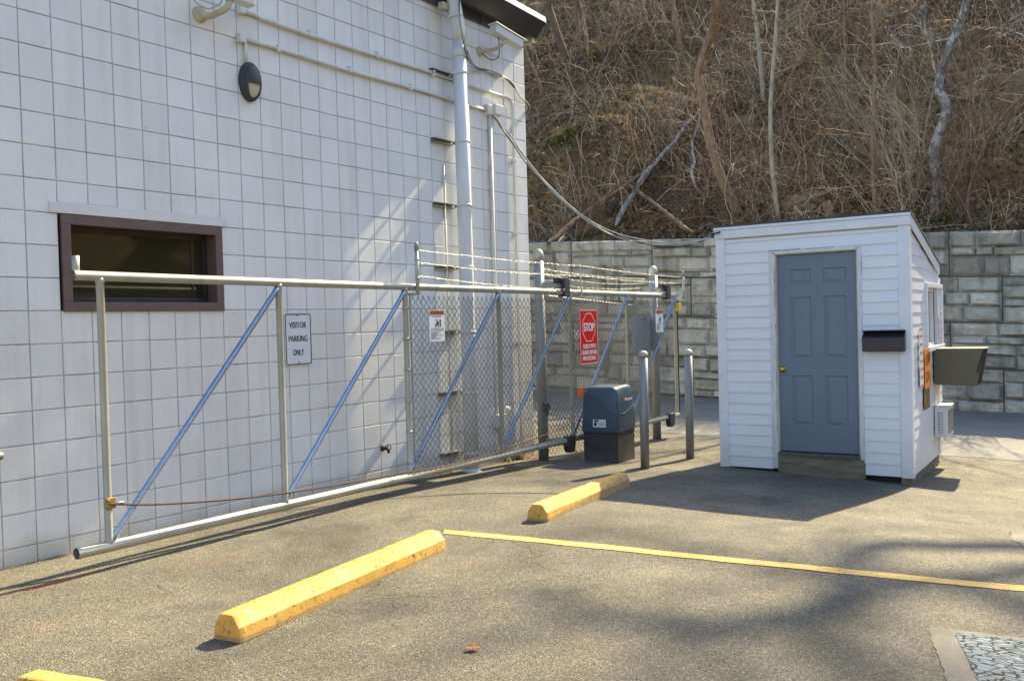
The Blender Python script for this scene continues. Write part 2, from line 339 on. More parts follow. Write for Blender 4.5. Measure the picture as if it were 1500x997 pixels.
# ------------------------------------------------------------------ mesh builder
class MB:
    def __init__(s): s.v = []; s.f = []; s.sm = []; s.mi = []; s.m = 0
    def add(s, vs, fs, smooth=False):
        o = len(s.v); s.v.extend([tuple(map(float, p)) for p in vs])
        for f in fs: s.f.append(tuple(i+o for i in f)); s.sm.append(smooth); s.mi.append(s.m)
        return s
    def box(s, a, b):
        x0, y0, z0 = a; x1, y1, z1 = b
        vs = [(x0,y0,z0),(x1,y0,z0),(x1,y1,z0),(x0,y1,z0),(x0,y0,z1),(x1,y0,z1),(x1,y1,z1),(x0,y1,z1)]
        return s.add(vs, [(0,3,2,1),(4,5,6,7),(0,1,5,4),(1,2,6,5),(2,3,7,6),(3,0,4,7)])
    def obox(s, O, ex, ey, ez, a, b):
        O, ex, ey, ez = map(np.array, (O, ex, ey, ez))
        x0, y0, z0 = a; x1, y1, z1 = b
        vs = [O+ex*x+ey*y+ez*z for x, y, z in [(x0,y0,z0),(x1,y0,z0),(x1,y1,z0),(x0,y1,z0),(x0,y0,z1),(x1,y0,z1),(x1,y1,z1),(x0,y1,z1)]]
        return s.add(vs, [(0,3,2,1),(4,5,6,7),(0,1,5,4),(1,2,6,5),(2,3,7,6),(3,0,4,7)])
    def hexa(s, lo, hi):   # two quads (lists of 4 pts), same winding
        return s.add(list(lo)+list(hi), [(0,3,2,1),(4,5,6,7),(0,1,5,4),(1,2,6,5),(2,3,7,6),(3,0,4,7)])
    def quad(s, *p): return s.add(p, [tuple(range(len(p)))])
    def tube(s, path, r, n=8, cap=True, smooth=True):
        P = [np.array(p, float) for p in path]; k = len(P)
        R = [r]*k if np.isscalar(r) else list(r)
        T = [P[min(i+1, k-1)]-P[max(i-1, 0)] for i in range(k)]
        T = [t/(np.linalg.norm(t)+1e-12) for t in T]
        a = V3(0, 0, 1) if abs(T[0][2]) < .9 else V3(1, 0, 0)
        u = np.cross(T[0], a); u /= np.linalg.norm(u)
        vs = []
        for i in range(k):
            u = u - T[i]*(u@T[i]); u /= (np.linalg.norm(u)+1e-12)
            w = np.cross(T[i], u)
            for j in range(n):
                t = 2*math.pi*j/n; vs.append(P[i]+R[i]*(math.cos(t)*u+math.sin(t)*w))
        fs = [(i*n+j, i*n+(j+1) % n, (i+1)*n+(j+1) % n, (i+1)*n+j) for i in range(k-1) for j in range(n)]
        s.add(vs, fs, smooth)
        if cap:
            o = len(s.v)-k*n
            s.f.append(tuple(o+j for j in range(n-1, -1, -1))); s.sm.append(False); s.mi.append(s.m)
            s.f.append(tuple(o+(k-1)*n+j for j in range(n))); s.sm.append(False); s.mi.append(s.m)
        return s
    def lathe(s, prof, O, axis=(0,0,1), n=20, smooth=True):   # prof: list of (r, h)
        ax = np.array(axis, float); ax /= np.linalg.norm(ax)
        a = V3(1,0,0) if abs(ax[0]) < .9 else V3(0,1,0)
        u = np.cross(ax, a); u /= np.linalg.norm(u); w = np.cross(ax, u)
        O = np.array(O, float); vs = []
        for r, h in prof:
            for j in range(n):
                t = 2*math.pi*j/n; vs.append(O+ax*h+max(r, 1e-4)*(math.cos(t)*u+math.sin(t)*w))
        k = len(prof)
        fs = [(i*n+j, i*n+(j+1) % n, (i+1)*n+(j+1) % n, (i+1)*n+j) for i in range(k-1) for j in range(n)]
        fs += [tuple(range(n-1, -1, -1)), tuple((k-1)*n+j for j in range(n))]
        return s.add(vs, fs, smooth)
    def prism(s, poly, a, b):  # poly: list of 3D points, extruded by vector b-a offset
        d = np.array(b, float)-np.array(a, float); n = len(poly)
        lo = [np.array(p, float) for p in poly]; hi = [p+d for p in lo]
        return s.add(lo+hi, [tuple(range(n-1, -1, -1)), tuple(range(n, 2*n))]+[(i, (i+1) % n, n+(i+1) % n, n+i) for i in range(n)])
    def grid(s, pts, smooth=True):  # 2D array of points
        r, c = len(pts), len(pts[0])
        return s.add([p for row in pts for p in row], [(i*c+j, i*c+j+1, (i+1)*c+j+1, (i+1)*c+j) for i in range(r-1) for j in range(c-1)], smooth)
    def build(s, name, mats, parent=None, loc=None, bevel=0, kind=None, label=None):
        if not isinstance(mats, (list, tuple)): mats = [mats]
        org = np.array(parent['_org'] if parent is not None else (loc if loc is not None else (0,0,0)), float)
        vs = np.array(s.v) - org
        me = bpy.data.meshes.new(name); me.from_pydata(vs.tolist(), [], s.f)
        me.polygons.foreach_set('use_smooth', s.sm); me.polygons.foreach_set('material_index', s.mi)
        for m in mats: me.materials.append(m)
        me.update()
        o = bpy.data.objects.new(name, me); COL.objects.link(o)
        if parent is not None: o.parent = parent; o['_org'] = tuple(org)
        else: o.location = org; o['_org'] = tuple(org)
        if bevel:
            bm = o.modifiers.new('edge', 'BEVEL'); bm.width = bevel; bm.segments = 2; bm.limit_method = 'ANGLE'; bm.angle_limit = math.radians(40)
        if kind: o['kind'] = kind
        if label: o['label'] = label
        return o

def tag(o, label, cat, group=None, kind=None):
    o['label'] = label; o['category'] = cat
    if group: o['group'] = group
    if kind: o['kind'] = kind
    return o
def thing(name, label, cat, loc, group=None):
    o = bpy.data.objects.new(name, None); COL.objects.link(o)
    o.location = loc; o.empty_display_size = .1; o['_org'] = tuple(map(float, loc))
    return tag(o, label, cat, group)
def struct(o): o['kind'] = 'structure'; return o

def text_polys(txt):
    cu = bpy.data.curves.new('txt', 'FONT'); cu.body = txt; cu.size = 1; cu.align_x = 'LEFT'
    cu.resolution_u = 3
    ob = bpy.data.objects.new('txt', cu); COL.objects.link(ob)
    dg = bpy.context.evaluated_depsgraph_get(); dg.update()
    me = bpy.data.meshes.new_from_object(ob.evaluated_get(dg))
    vs = np.array([v.co[:2] for v in me.vertices]); fs = [tuple(p.vertices) for p in me.polygons]
    bpy.data.objects.remove(ob); bpy.data.curves.remove(cu); bpy.data.meshes.remove(me)
    return vs, fs
class Face:   # a flat sign face: O lower-left corner, U right, W up, N outwards (towards the viewer)
    def __init__(s, O, U, W, w, h):
        s.O = np.array(O, float); s.U = np.array(U, float)/np.linalg.norm(U); s.W = np.array(W, float)/np.linalg.norm(W)
        s.N = np.cross(s.U, s.W); s.w = w; s.h = h
    def p(s, u, v, n=0): return s.O+s.U*u*s.w+s.W*v*s.h+s.N*n
    def text(s, mb, txt, u0, u1, v0, v1, n=.0025, bold=0):
        vs, fs = text_polys(txt)
        mn, mx = vs.min(0), vs.max(0); q = (vs-mn)/(mx-mn)
        if bold:
            c = q.copy()
            for dx, dy in ((-bold, 0), (bold, 0)):
                mb.add([s.p(u0+(u1-u0)*a+dx, v0+(v1-v0)*b+dy, n+dx*.02) for a, b in c], fs)
        mb.add([s.p(u0+(u1-u0)*a, v0+(v1-v0)*b, n) for a, b in q], fs)
    def rect(s, mb, u0, u1, v0, v1, n=.002): mb.quad(s.p(u0, v0, n), s.p(u1, v0, n), s.p(u1, v1, n), s.p(u0, v1, n))
    def ring(s, mb, pts, th, n=.002):   # closed outline of thickness th (metres)
        P = [np.array([a*s.w, b*s.h]) for a, b in pts]; k = len(P); inn = []
        c = sum(P)/k
        for i in range(k):
            d1 = P[i]-P[i-1]; d2 = P[(i+1) % k]-P[i]
            d1 /= np.linalg.norm(d1); d2 /= np.linalg.norm(d2)
            n1 = np.array([-d1[1], d1[0]]); n2 = np.array([-d2[1], d2[0]]); b = n1+n2; b /= max(1e-6, np.linalg.norm(b))
            inn.append(P[i]+b*th/max(.3, b@n1))
        q = lambda p: s.O+s.U*p[0]+s.W*p[1]+s.N*n
        mb.add([q(p) for p in P]+[q(p) for p in inn], [(i, (i+1) % k, k+(i+1) % k, k+i) for i in range(k)])
    def rounded(s, r, inset=0, seg=5):
        pts = []
        for cx, cy, a0 in ((s.w-r, r, -90), (s.w-r, s.h-r, 0), (r, s.h-r, 90), (r, r, 180)):
            for j in range(seg+1):
                a = math.radians(a0+90*j/seg); rr = max(r-inset, .001)
                pts.append(((cx+rr*math.cos(a))/s.w, (cy+rr*math.sin(a))/s.h))
        return pts
    def plate(s, mb, r=.02, th=.003):
        lo = [s.p(a, b, -th) for a, b in s.rounded(r)]
        mb.prism(lo, (0,0,0), s.N*th)

# ------------------------------------------------------------------ ground
def build_ground():
    xs = np.unique(np.concatenate([np.linspace(-90, -10, 9), np.linspace(-10, 22, 129), np.linspace(22, 110, 12)]))
    ys = np.unique(np.concatenate([np.linspace(-90, -10, 9), np.linspace(-10, 16, 79), np.linspace(16, 90, 9)]))
    mb = MB(); pts = []
    for y in ys:
        row = []
        for x in xs:
            z = float(gz(x, y))
            if -8 < x < 20 and -8 < y < 12: z += .010*(mnoise.noise(Vector((x*.7, y*.7, 3)))+.5*mnoise.noise(Vector((x*2, y*2, 9))))*min(1, max(0, (x-3)/2+1))
            row.append((x, y, z))
        pts.append(row)
    mb.grid(pts)
    struct(mb.build('parking_lot', M['asphalt']))
build_ground()
def draped(pts2d, dz, nx=1):
    return [(x, y, float(gz(x, y))+dz) for x, y in pts2d]
def sheet(name, corners, mat, dz=.010, n=24, m=3, rag=0, seed=0, rf=9):
    c = [np.array(p[:2], float) for p in corners]; mb = MB(); pts = []
    for j in range(m+1):
        row = []
        for i in range(n+1):
            a, b = i/n, j/m
            p = (c[0]*(1-a)+c[1]*a)*(1-b)+(c[3]*(1-a)+c[2]*a)*b
            if rag and (i in (0, n) or j in (0, m)):
                p = p+rag*np.array([mnoise.noise(Vector((p[0]*rf, p[1]*rf, seed)))+.6*mnoise.noise(Vector((p[0]*rf*3, p[1]*rf*3, seed+3))), mnoise.noise(Vector((p[0]*rf, p[1]*rf, seed+7)))])
            x, y = p; z = float(gz(x, y))+.010*(mnoise.noise(Vector((x*.7, y*.7, 3)))+.5*mnoise.noise(Vector((x*2, y*2, 9))))*min(1, max(0, (x-3)/2+1))
            row.append((x, y, z+dz))
        pts.append(row)
    mb.grid(pts); return struct(mb.build(name, mat))
a0, a1, b0, b1 = onG(650, 775), onG(650, 781), onG(1530, 861), onG(1530, 869)
b0, b1 = a0+(b0-a0)*1.35, a1+(b1-a1)*1.35
sheet('painted_line', [a0, b0, b1, a1], M['line'], .0035, 90, 2, .008)
sheet('concrete_patch', [onG(1359, 917), onG(1570, 942), onG(1570, 1040), onG(1402, 1040)], M['patch_rim'], .003, 120, 90, .012, 0, 20)
sheet('worn_paint_patch', [onG(1399, 927), onG(1570, 949), onG(1570, 1040), onG(1452, 1040)], M['patch'], .006, 120, 90, .009, 4, 24)
sheet('worn_paint_patch', [onG(1474, 777), onG(1570, 782), onG(1570, 840), onG(1512, 816)], M['patch_rim'], .003, 40, 20, .05)

# ------------------------------------------------------------------ retaining wall frame (also bounds the hill)
RW0, RW1 = V3(17.13, 1.683, 0), V3(16.43, 9.3, 0)
rwd = (RW1-RW0)/np.linalg.norm(RW1-RW0)          # along the wall, towards +Y
rwn = V3(rwd[1], -rwd[0], 0)                      # into the hill (+X)
def rwpt(s, n, z): return RW0+rwd*s+rwn*n+V3(0, 0, z)
def rw_top(s): return 2.725+.044*np.clip(s, -14, 16)
ROWH = .777
slab_c = [onG(1395, 655), onG(1600, 668), rwpt(-4, -.05, 0), rwpt(11.5, -.05, 0)]
sheet('concrete_pavement', [V3(11.9, -3), V3(16.9+.5, -3), rwpt(13, -.02, 0), V3(11.3, 14.5)], M['slab'], .004, 60, 60, .12)

def build_retaining():
    root = thing('retaining_wall', 'long grey block retaining wall with split stone faces below the hillside', 'retaining wall', (*rwpt(3, 0, 0)[:2], -.2))
    core = MB()
    for s in np.arange(-22, 14.5, 1.5):
        t0, t1 = rw_top(s)-.04, rw_top(s+1.5)-.04
        core.hexa([rwpt(s, .045, -.9), rwpt(s+1.5, .045, -.9), rwpt(s+1.5, .5, -.9), rwpt(s, .5, -.9)],
                  [rwpt(s, .045, t0), rwpt(s+1.5, .045, t1), rwpt(s+1.5, .5, t1), rwpt(s, .5, t0)])
    core.build('wall_core', M['dark_gap'], root)
    st = MB(); W = 1.79; R = random.Random(5)
    for row in range(5):
        s0 = (1.12 if row % 2 == 0 else .33)
        k0 = math.floor((-21-s0)/W)
        for k in range(k0, int((14-s0)/W)+1):
            a, b = s0+k*W+.008, s0+(k+1)*W-.008
            off = rw_top((a+b)/2)-(row+1)*ROWH
            # split the block face into three ashlar courses of random stones
            hs = [R.uniform(.55, 1.5) for _ in range(R.choice((3, 3, 4)))]; t = sum(hs); hs = [h/t*(ROWH-.02) for h in hs]
            zz = .008
            for h in hs:
                x = a; cuts = [a]
                while True:
                    x += R.uniform(.26, .85)
                    if x > b-.22: break
                    cuts.append(x)
                cuts.append(b)
                for c0, c1 in zip(cuts, cuts[1:]):
                    pr = R.uniform(-.03, .045); nx, nz = 10, 6; pts = []; tz, ts = R.uniform(-.04, .04), R.uniform(-.03, .03)
                    sd = R.uniform(0, 99)
                    e = [R.uniform(-.03, .03) for _ in range(4)]
                    for j in range(nz+1):
                        rowp = []
                        for i in range(nx+1):
                            uu, vv = i/nx, j/nz
                            edge = min(i, nx-i, 1.0)*1.0 if False else (0 if i in (0, nx) or j in (0, nz) else 1)
                            s_ = c0+.003+(c1-c0-.006)*uu; z_ = zz+.003+(h-.006)*vv+(e[0]*(1-uu)+e[1]*uu)*(.5 if j in (0, nz) else 1)*.5
                            d = -.03-pr-tz*(vv-.5)-ts*(uu-.5)-.045*mnoise.noise(Vector((s_*3+sd, z_*4, row)))-.025*mnoise.noise(Vector((s_*9+sd, z_*11, 5)))-.012*mnoise.noise(Vector((s_*22, z_*26, sd))) if edge else .03
                            rowp.append(rwpt(s_, d if edge else .035, off+z_+.044*(s_-(a+b)/2)))
                        pts.append(rowp)
                    st.grid(pts[::1], False)
                zz += h
    st.build('stone_face', M['stone'], root)
build_retaining()

# ------------------------------------------------------------------ hillside
def hill_u(X, Y): return float((np.array([X, Y, 0])-RW0)@rwn), float((np.array([X, Y, 0])-RW0)@rwd)
def hill_z(X, Y):
    u, s = hill_u(X, Y)
    z = rw_top(s)-.12
    v = max(0, u-.35)
    base_ = .80*min(v, 26)+.35*max(0, min(v-26, 40))
    n = 1.1*mnoise.noise(Vector((X*.28, Y*.28, 1)))+.5*mnoise.noise(Vector((X*.8, Y*.8, 4)))+.2*mnoise.noise(Vector((X*2.1, Y*2.1, 7)))+.07*mnoise.noise(Vector((X*5, Y*5, 2)))
    led = .45*abs(mnoise.noise(Vector((X*.5+3, Y*.22, base_*.45))))
    return z+base_+n*min(1, v/2.5)+led*min(1, v/3)
def build_hill():
    us = np.concatenate([np.linspace(.3, 16, 105), np.linspace(16.6, 30, 24), np.linspace(32, 90, 12)])
    ss = np.concatenate([np.linspace(-60, -8, 27), np.linspace(-7.7, 16, 140), np.linspace(16.6, 60, 30)])
    mb = MB(); pts = []
    for u in us:
        row = []
        for s in ss:
            P = rwpt(s, u, 0); row.append((P[0], P[1], hill_z(P[0], P[1])))
        pts.append(row)
    mb.grid([r for r in pts][::1]); struct(mb.build('hillside', M['soil']))
build_hill()
def build_bank():
    mb = MB(); pts = []
    for v in np.linspace(0, 60, 40):
        row = []
        for X in np.linspace(-80, 90, 70):
            Y = -17-v+2*mnoise.noise(Vector((X*.1, 2, 5)))
            row.append((X, Y, -.6+.62*min(v, 32)+.2*max(0, v-32)+1.4*mnoise.noise(Vector((X*.2, Y*.2, 8)))*min(1, v/4)))
        pts.append(row)
    mb.grid(pts[::-1]); struct(mb.build('far_bank', M['soil']))
build_bank()
def onHill(x, y, start=15.5):
    d = ray(x, y); t = start/d[0]
    for _ in range(900):
        P = CAM+d*t
        if P[2] < hill_z(P[0], P[1]): break
        t += .03
    return CAM+d*t

def scatter_pts(n, smin=-1.5, smax=14.5, umin=.35, umax=15):
    out = []
    while len(out) < n:
        u = umin+(umax-umin)*random.random()**1.25; s = random.uniform(smin, smax)
        # keep roughly to what the view cone covers
        if s > 2+u*.4+9.5 or s < -1.2-u*.15: continue
        P = rwpt(s, u, 0); out.append((P[0], P[1], hill_z(P[0], P[1]), u, s))
    return out
def fast_mesh(name, V, F, mat):
    me = bpy.data.meshes.new(name); V = np.asarray(V, np.float32)
    me.vertices.add(len(V)); me.vertices.foreach_set('co', V.ravel())
    F = np.asarray(F, np.int32); k = F.shape[1]
    me.loops.add(F.size); me.loops.foreach_set('vertex_index', F.ravel())
    me.polygons.add(len(F)); me.polygons.foreach_set('loop_start', np.arange(0, F.size, k, dtype=np.int32))
    me.update(calc_edges=True); me.validate()
    me.materials.append(mat)
    o = bpy.data.objects.new(name, me); COL.objects.link(o); return o
def build_litter():
    V = []; F = []
    for (x, y, z, u, s) in scatter_pts(52000):
        w = mnoise.noise(Vector((x*.5, y*.5, 20)))
        if w > .22 and random.random() < .7: continue     # bare soil shows here
        sz = random.uniform(.025, .065)
        a = random.uniform(0, 6.28); t = random.uniform(-.9, .9); r = random.uniform(-.7, .7)
        e = Matrix.Rotation(a, 3, 'Z') @ Matrix.Rotation(-.65+t, 3, 'Y') @ Matrix.Rotation(r, 3, 'X')
        c = random.uniform(.1, .5)*sz; o = len(V)
        for px, py, pz in ((-sz, 0, 0), (0, -sz*.6, c), (sz, 0, -c*.3), (0, sz*.6, c)):
            q = e @ Vector((px, py, pz)); V.append((x+q.x, y+q.y, z+.02+q.z+random.uniform(0, .03)))
        F.append((o, o+1, o+2)); F.append((o, o+2, o+3))
    tag(fast_mesh('leaf_litter', V, F, M['leaf']), 'brown dead leaves covering the steep hillside', 'leaf litter', kind='stuff')
build_litter()
def build_grass():
    V = []; F = []
    pts = scatter_pts(7000)
    for (x, y, z, u, s) in pts:
        g = mnoise.noise(Vector((x*.42+9, y*.42, 33)))
        if g < -.06+.5*max(0, .45-(s-3)*.12): continue
        n = random.randint(8, 16); L = random.uniform(.22, .5)
        for _ in range(n):
            a = random.gauss(math.pi, 1.0); b = random.uniform(.1, .5)
            bx, by = x+random.gauss(0, .06), y+random.gauss(0, .06); o = len(V); w = .0045
            l = L*random.uniform(.6, 1.1)
            for k, t in enumerate((0, .35, .7, 1)):
                out = l*(b*t+.75*t*t); up = l*(.75*t-1.05*t*t)
                cx, cy, cz = bx+math.cos(a)*out, by+math.sin(a)*out, z+up
                ww = w*(1-.8*t)
                V += [(cx-math.sin(a)*ww, cy+math.cos(a)*ww, cz), (cx+math.sin(a)*ww, cy-math.cos(a)*ww, cz)]
            F += [(o, o+1, o+3, o+2), (o+2, o+3, o+5, o+4), (o+4, o+5, o+7, o+6)]
    tag(fast_mesh('dead_grass', V, F, M['deadgrass']), 'tufts of drooping dead grass on the hillside', 'dead grass', kind='stuff')
build_grass()

def tri_tube(V, F, path, r0, r1):
    P = np.array(path, float); k = len(P)
    T = np.gradient(P, axis=0); T /= np.linalg.norm(T, axis=1)[:, None]+1e-9
    a = V3(.31, .77, .55); U = np.cross(T, a); U /= np.linalg.norm(U, axis=1)[:, None]+1e-9; W = np.cross(T, U)
    o = len(V)
    for i in range(k):
        r = r0+(r1-r0)*i/(k-1)
        for t in (0, 2.094, 4.189): V.append(tuple(P[i]+r*(math.cos(t)*U[i]+math.sin(t)*W[i])))
    for i in range(k-1):
        for j in range(3):
            F.append((o+i*3+j, o+i*3+(j+1) % 3, o+(i+1)*3+(j+1) % 3, o+(i+1)*3+j))
def wander(p, d, L, n, wob, droop=0):
    d = np.array(d, float); d /= np.linalg.norm(d); out = [np.array(p, float)]
    for i in range(n):
        d = d+RNG.normal(0, wob, 3)+V3(0, 0, -droop); d /= np.linalg.norm(d); out.append(out[-1]+d*L/n)
    return out
def build_brush():
    V = []; F = []
    for (x, y, z, u, s) in scatter_pts(9500):
        dn = mnoise.noise(Vector((x*.38, y*.38, 50)))+.5*mnoise.noise(Vector((x*1.1, y*1.1, 12)))+.24-(.20 if s > 5 else 0)
        if dn < random.uniform(-.15, .25): continue
        k = random.random()
        if k < .45: d = (random.gauss(-.25, .4), random.gauss(0, .45), 1); L = random.uniform(.4, 1.5)
        elif k < .62: d = (random.gauss(-.15, .2), random.gauss(0, .2), 1); L = random.uniform(1.0, 2.6)
        elif k < .85: d = (random.gauss(-.4, .5), random.gauss(0, 1), random.uniform(-.1, .6)); L = random.uniform(.5, 1.6)
        else: d = (-.5, random.gauss(0, 1), -.2); L = random.uniform(.3, .9); z += .05
        r = random.uniform(.0028, .0075)
        p = wander((x, y, z), d, L, 8, .2, .03 if k < .62 else .08)
        tri_tube(V, F, p, r, r*.45)
        for _ in range(random.randint(1, 4)):
            i = random.randint(2, 7); tri_tube(V, F, wander(p[i], (p[i]-p[i-1])/np.linalg.norm(p[i]-p[i-1])+RNG.normal(0, .7, 3), L*random.uniform(.2, .45), 4, .22, .03), r*.6, r*.3)
    tag(fast_mesh('brush', V, F, M['twig']), 'tangle of thin bare brambles and twigs over the hillside', 'brush', kind='stuff')
build_brush()

# ------------------------------------------------------------------ trees, shrubs, logs on the hill
def branchy(V, F, p, d, L, r, depth, spread=.9, up=.1):
    n = max(4, int(L/.18))
    n = min(n, 9)
    path = wander(p, d, L, n, .13, -up*.12)
    tri_tube(V, F, path, r, r*.4)
    if depth == 0: return
    k = random.randint(3, 5)
    for i in range(k):
        j = random.randint(max(1, n//4), n); q = path[j]; dd = path[j]-path[j-1]; dd = dd/np.linalg.norm(dd)
        nd_ = dd+RNG.normal(0, 1, 3)*spread*.55; nd_[2] += up
        branchy(V, F, q, nd_, L*random.uniform(.42, .68), r*random.uniform(.4, .6), depth-1, spread, up)
def smooth_path(P, n=5):
    P = [np.array(p, float) for p in P]
    if len(P) < 3: return P
    out = []
    for i in range(len(P)-1):
        p0 = P[max(i-1, 0)]; p1 = P[i]; p2 = P[i+1]; p3 = P[min(i+2, len(P)-1)]
        for t in np.linspace(0, 1, n, endpoint=False):
            out.append(.5*((2*p1)+(-p0+p2)*t+(2*p0-5*p1+4*p2-p3)*t*t+(-p0+3*p1-3*p2+p3)*t**3))
    out.append(P[-1]); return out
def tree(name, pix, w0, w1, mat, label, cat, group=None, top=3.0, nb=9, depth=2, bl=1.3, bw=.35, start=.25, lean=-.02, spread=.9, up=.25):
    b = onHill(*pix[0]); X = b[0]; path = []
    for i, (x, y) in enumerate(pix):
        P = onX(x, y, X+lean*i) if i else b-V3(0, 0, .15)
        path.append(P)
    d = path[-1]-path[-2]; d /= np.linalg.norm(d)
    if top > 0:
        q = path[-1]
        for k in range(4):
            d = d+RNG.normal(0, .10, 3)*V3(.6, 1, .3)+V3(0, 0, .05); d /= np.linalg.norm(d); q = q+d*top/4; path.append(q)
    sp = smooth_path(path, 5); n = len(sp)
    dist = (b-CAM)@FX; r0 = w0/FPX*dist/2; r1 = w1/FPX*dist/2
    root = thing(name, label, cat, tuple(b), group)
    tb = MB(); nt_ = (len(pix)-1)*5; rs = [r0+(r1-r0)*min(1, i/nt_) if i <= nt_ else r1*max(.15, 1-1.0*(i-nt_)/(n-nt_)) for i in range(n)]
    tb.tube(sp, [r*(1+.12*mnoise.noise(Vector((i*.7, X, 3)))) for i, r in enumerate(rs)], 8)
    tb.build('trunk', mat, root)
    V = []; F = []
    for k in range(nb):
        i = int(n*(start+(1-start)*(k+random.random())/nb)); i = min(n-1, max(1, i))
        a = random.uniform(0, 6.283); d = V3(math.cos(a), math.sin(a), random.uniform(.1, .9))
        if d[0] > 0: d[0] *= .5
        branchy(V, F, sp[i], d, bl*random.uniform(.6, 1.2)*(1-.3*i/n), max(.004, rs[i]*bw), depth, spread, up)
    if V:
        o = fast_mesh('crown', np.array(V)-np.array(b), F, mat); o.parent = root
    return root
TR = 'bare trees on the hillside'
tree('bare_tree', [(1086, 312), (1053, 252), (1038, 193), (1025, 122), (1024, 100), (1042, 45), (1053, 0)], 15, 10, M['bark_orange'],
     'curving orange brown bare tree that leans left behind the shed roof', 'tree', TR, 1.6, 14, 3, 1.5, .3, .12)
tree('bare_tree', [(1000, 80), (991, 40), (984, 0)], 9, 6, M['bark_orange'], 'short thin bare tree high on the slope left of the curving tree', 'tree', TR, 1.4, 8, 2, 1.1)
tree('bare_tree', [(1141, 318), (1131, 241), (1129, 148), (1136, 56), (1139, 0)], 8, 5, M['bark_pale'], 'pale slender bare tree rising behind the middle of the shed roof', 'tree', TR, 1.6, 13, 3, 1.2)
tree('bare_tree', [(1119, 150), (1112, 74), (1103, 0)], 8, 5, M['bark_pale'], 'thin pale bare tree beginning halfway up the slope', 'tree', TR, 1.5, 9, 2, 1.1)
tree('bare_tree', [(1283, 318), (1278, 222), (1282, 111), (1278, 40), (1276, -10)], 7, 4, M['bark_orange'], 'straight thin orange sapling behind the right part of the shed roof', 'tree', TR, 3, 22, 3, 1.3, .45, .05)
tree('bare_tree', [(1367, 310), (1373, 262), (1367, 223), (1386, 163), (1375, 126), (1390, 74), (1408, 30), (1418, -5)], 16, 10, M['bark_grey'],
     'thick crooked grey tree with pale lichen patches on its bark', 'tree', TR, 3, 14, 3, 1.7, .28, .35)
tree('bare_tree', [(833, 92), (816, 48), (803, 5)], 13, 9, M['bark_dark'], 'dark brown leaning tree beside the roof corner', 'tree', TR, 2, 9, 2, 1.2)
tree('bare_tree', [(850, 75), (845, 30), (843, 0)], 7, 5, M['bark_red'], 'left one of two thin upright saplings near the roof corner', 'tree', TR, 3, 10, 2, 1.0)
tree('bare_tree', [(862, 70), (853, 30), (846, -5)], 7, 5, M['bark_red'], 'right one of two thin upright saplings near the roof corner', 'tree', TR, 3, 10, 2, 1.0)
tree('bare_tree', [(782, 150), (793, 137), (785, 110), (773, 85), (765, 60)], 7, 3, M['bark_red'], 'small hooked sapling growing close to the building corner', 'tree', TR, .8, 6, 2, .8)
tree('bare_tree', [(1240, 130), (1237, 60), (1236, 0)], 5, 3, M['bark_orange'], 'very thin orange sapling high behind the shed', 'tree', TR, 3, 12, 2, 1.0)
tree('bare_tree', [(1425, 330), (1418, 290), (1440, 220), (1470, 170), (1500, 140)], 6, 3, M['bark_red'], 'reddish bare sapling bending right above the wall', 'tree', TR, 1.5, 14, 3, 1.2)
tree('bare_tree', [(1412, 322), (1404, 270), (1415, 210), (1421, 140)], 5, 3, M['bark_red'], 'upright reddish sapling right of the lichen covered tree', 'tree', TR, 2.0, 10, 2, 1.0)
# unseen tall tree up the slope, limbs shaped to throw shadows on the lot
EL, AZ = math.radians(41), math.radians(-3.4)
SUNV = V3(math.cos(EL)*math.cos(AZ), math.cos(EL)*math.sin(AZ), math.sin(EL))
def spreading_tree(base_s, base_u, limbs, label, dist):
    b = rwpt(base_s, base_u, 0); b[2] = hill_z(b[0], b[1])
    root = thing('bare_tree', label, 'tree', tuple(b), TR)
    mb = MB(); V = []; F = []
    tops = [[V3(*g)+SUNV*(dist+dd) for g in pts] for pts, dd, r in limbs]
    hub = sum(t[0] for t in tops)/len(tops)*.5+b*.5+V3(0, -2.5, 1.0)
    trunk = smooth_path([b-V3(0, 0, .3), b*.6+hub*.4+V3(.1, .15, 0), hub], 6); mb.tube(trunk, [.22-.06*i/(len(trunk)-1) for i in range(len(trunk))], 9)
    for t, (pts, dd, r) in zip(tops, limbs):
        p = smooth_path([hub-V3(0, 0, .3), hub*.5+t[0]*.5+V3(.2, .1, .3)]+t, 7); n = len(p)
        p = [q+.12*np.array([mnoise.noise(Vector((i*.35, dd, k))) for k in (1, 4, 8)]) for i, q in enumerate(p)]
        mb.tube(p, [r*(1.1-.75*i/(n-1)) for i in range(n)], 8)
        for i in range(8, n, 4):
            a = random.uniform(0, 6.28); branchy(V, F, p[i], (p[i]-p[i-1])/np.linalg.norm(p[i]-p[i-1])+.9*V3(math.cos(a), math.sin(a), .4), random.uniform(.8, 1.6), .03, 2)
    mb.build('trunk', M['bark_dark'], root)
    o = fast_mesh('crown', np.array(V)-np.array(b), F, M['bark_dark']); o.parent = root
gg = lambda *q: [tuple(onG(*p)) for p in q]
spreading_tree(-3.0, 8.5, [(gg((1430, 800), (1273, 800), (1240, 850), (1150, 905), (1000, 925), (880, 900), (800, 870)), 0, .15),
                           (gg((1330, 860), (1240, 890), (1215, 930), (1260, 985), (1240, 1060)), 1.5, .13),
                           (gg((1600, 905), (1400, 850), (1180, 835), (1090, 815), (980, 800)), -1, .09)],
               'tall spreading bare tree, unseen beyond the right edge, limbs laid out to shade the lot', 33)
tree('bare_tree', [(1475, 40), (1472, -30), (1481, -110), (1477, -220)], 8, 5, M['bark_dark'], 'slender bare tree high up the slope at the right edge', 'tree', TR, 3, 18, 3, 2.0, .3, .4)

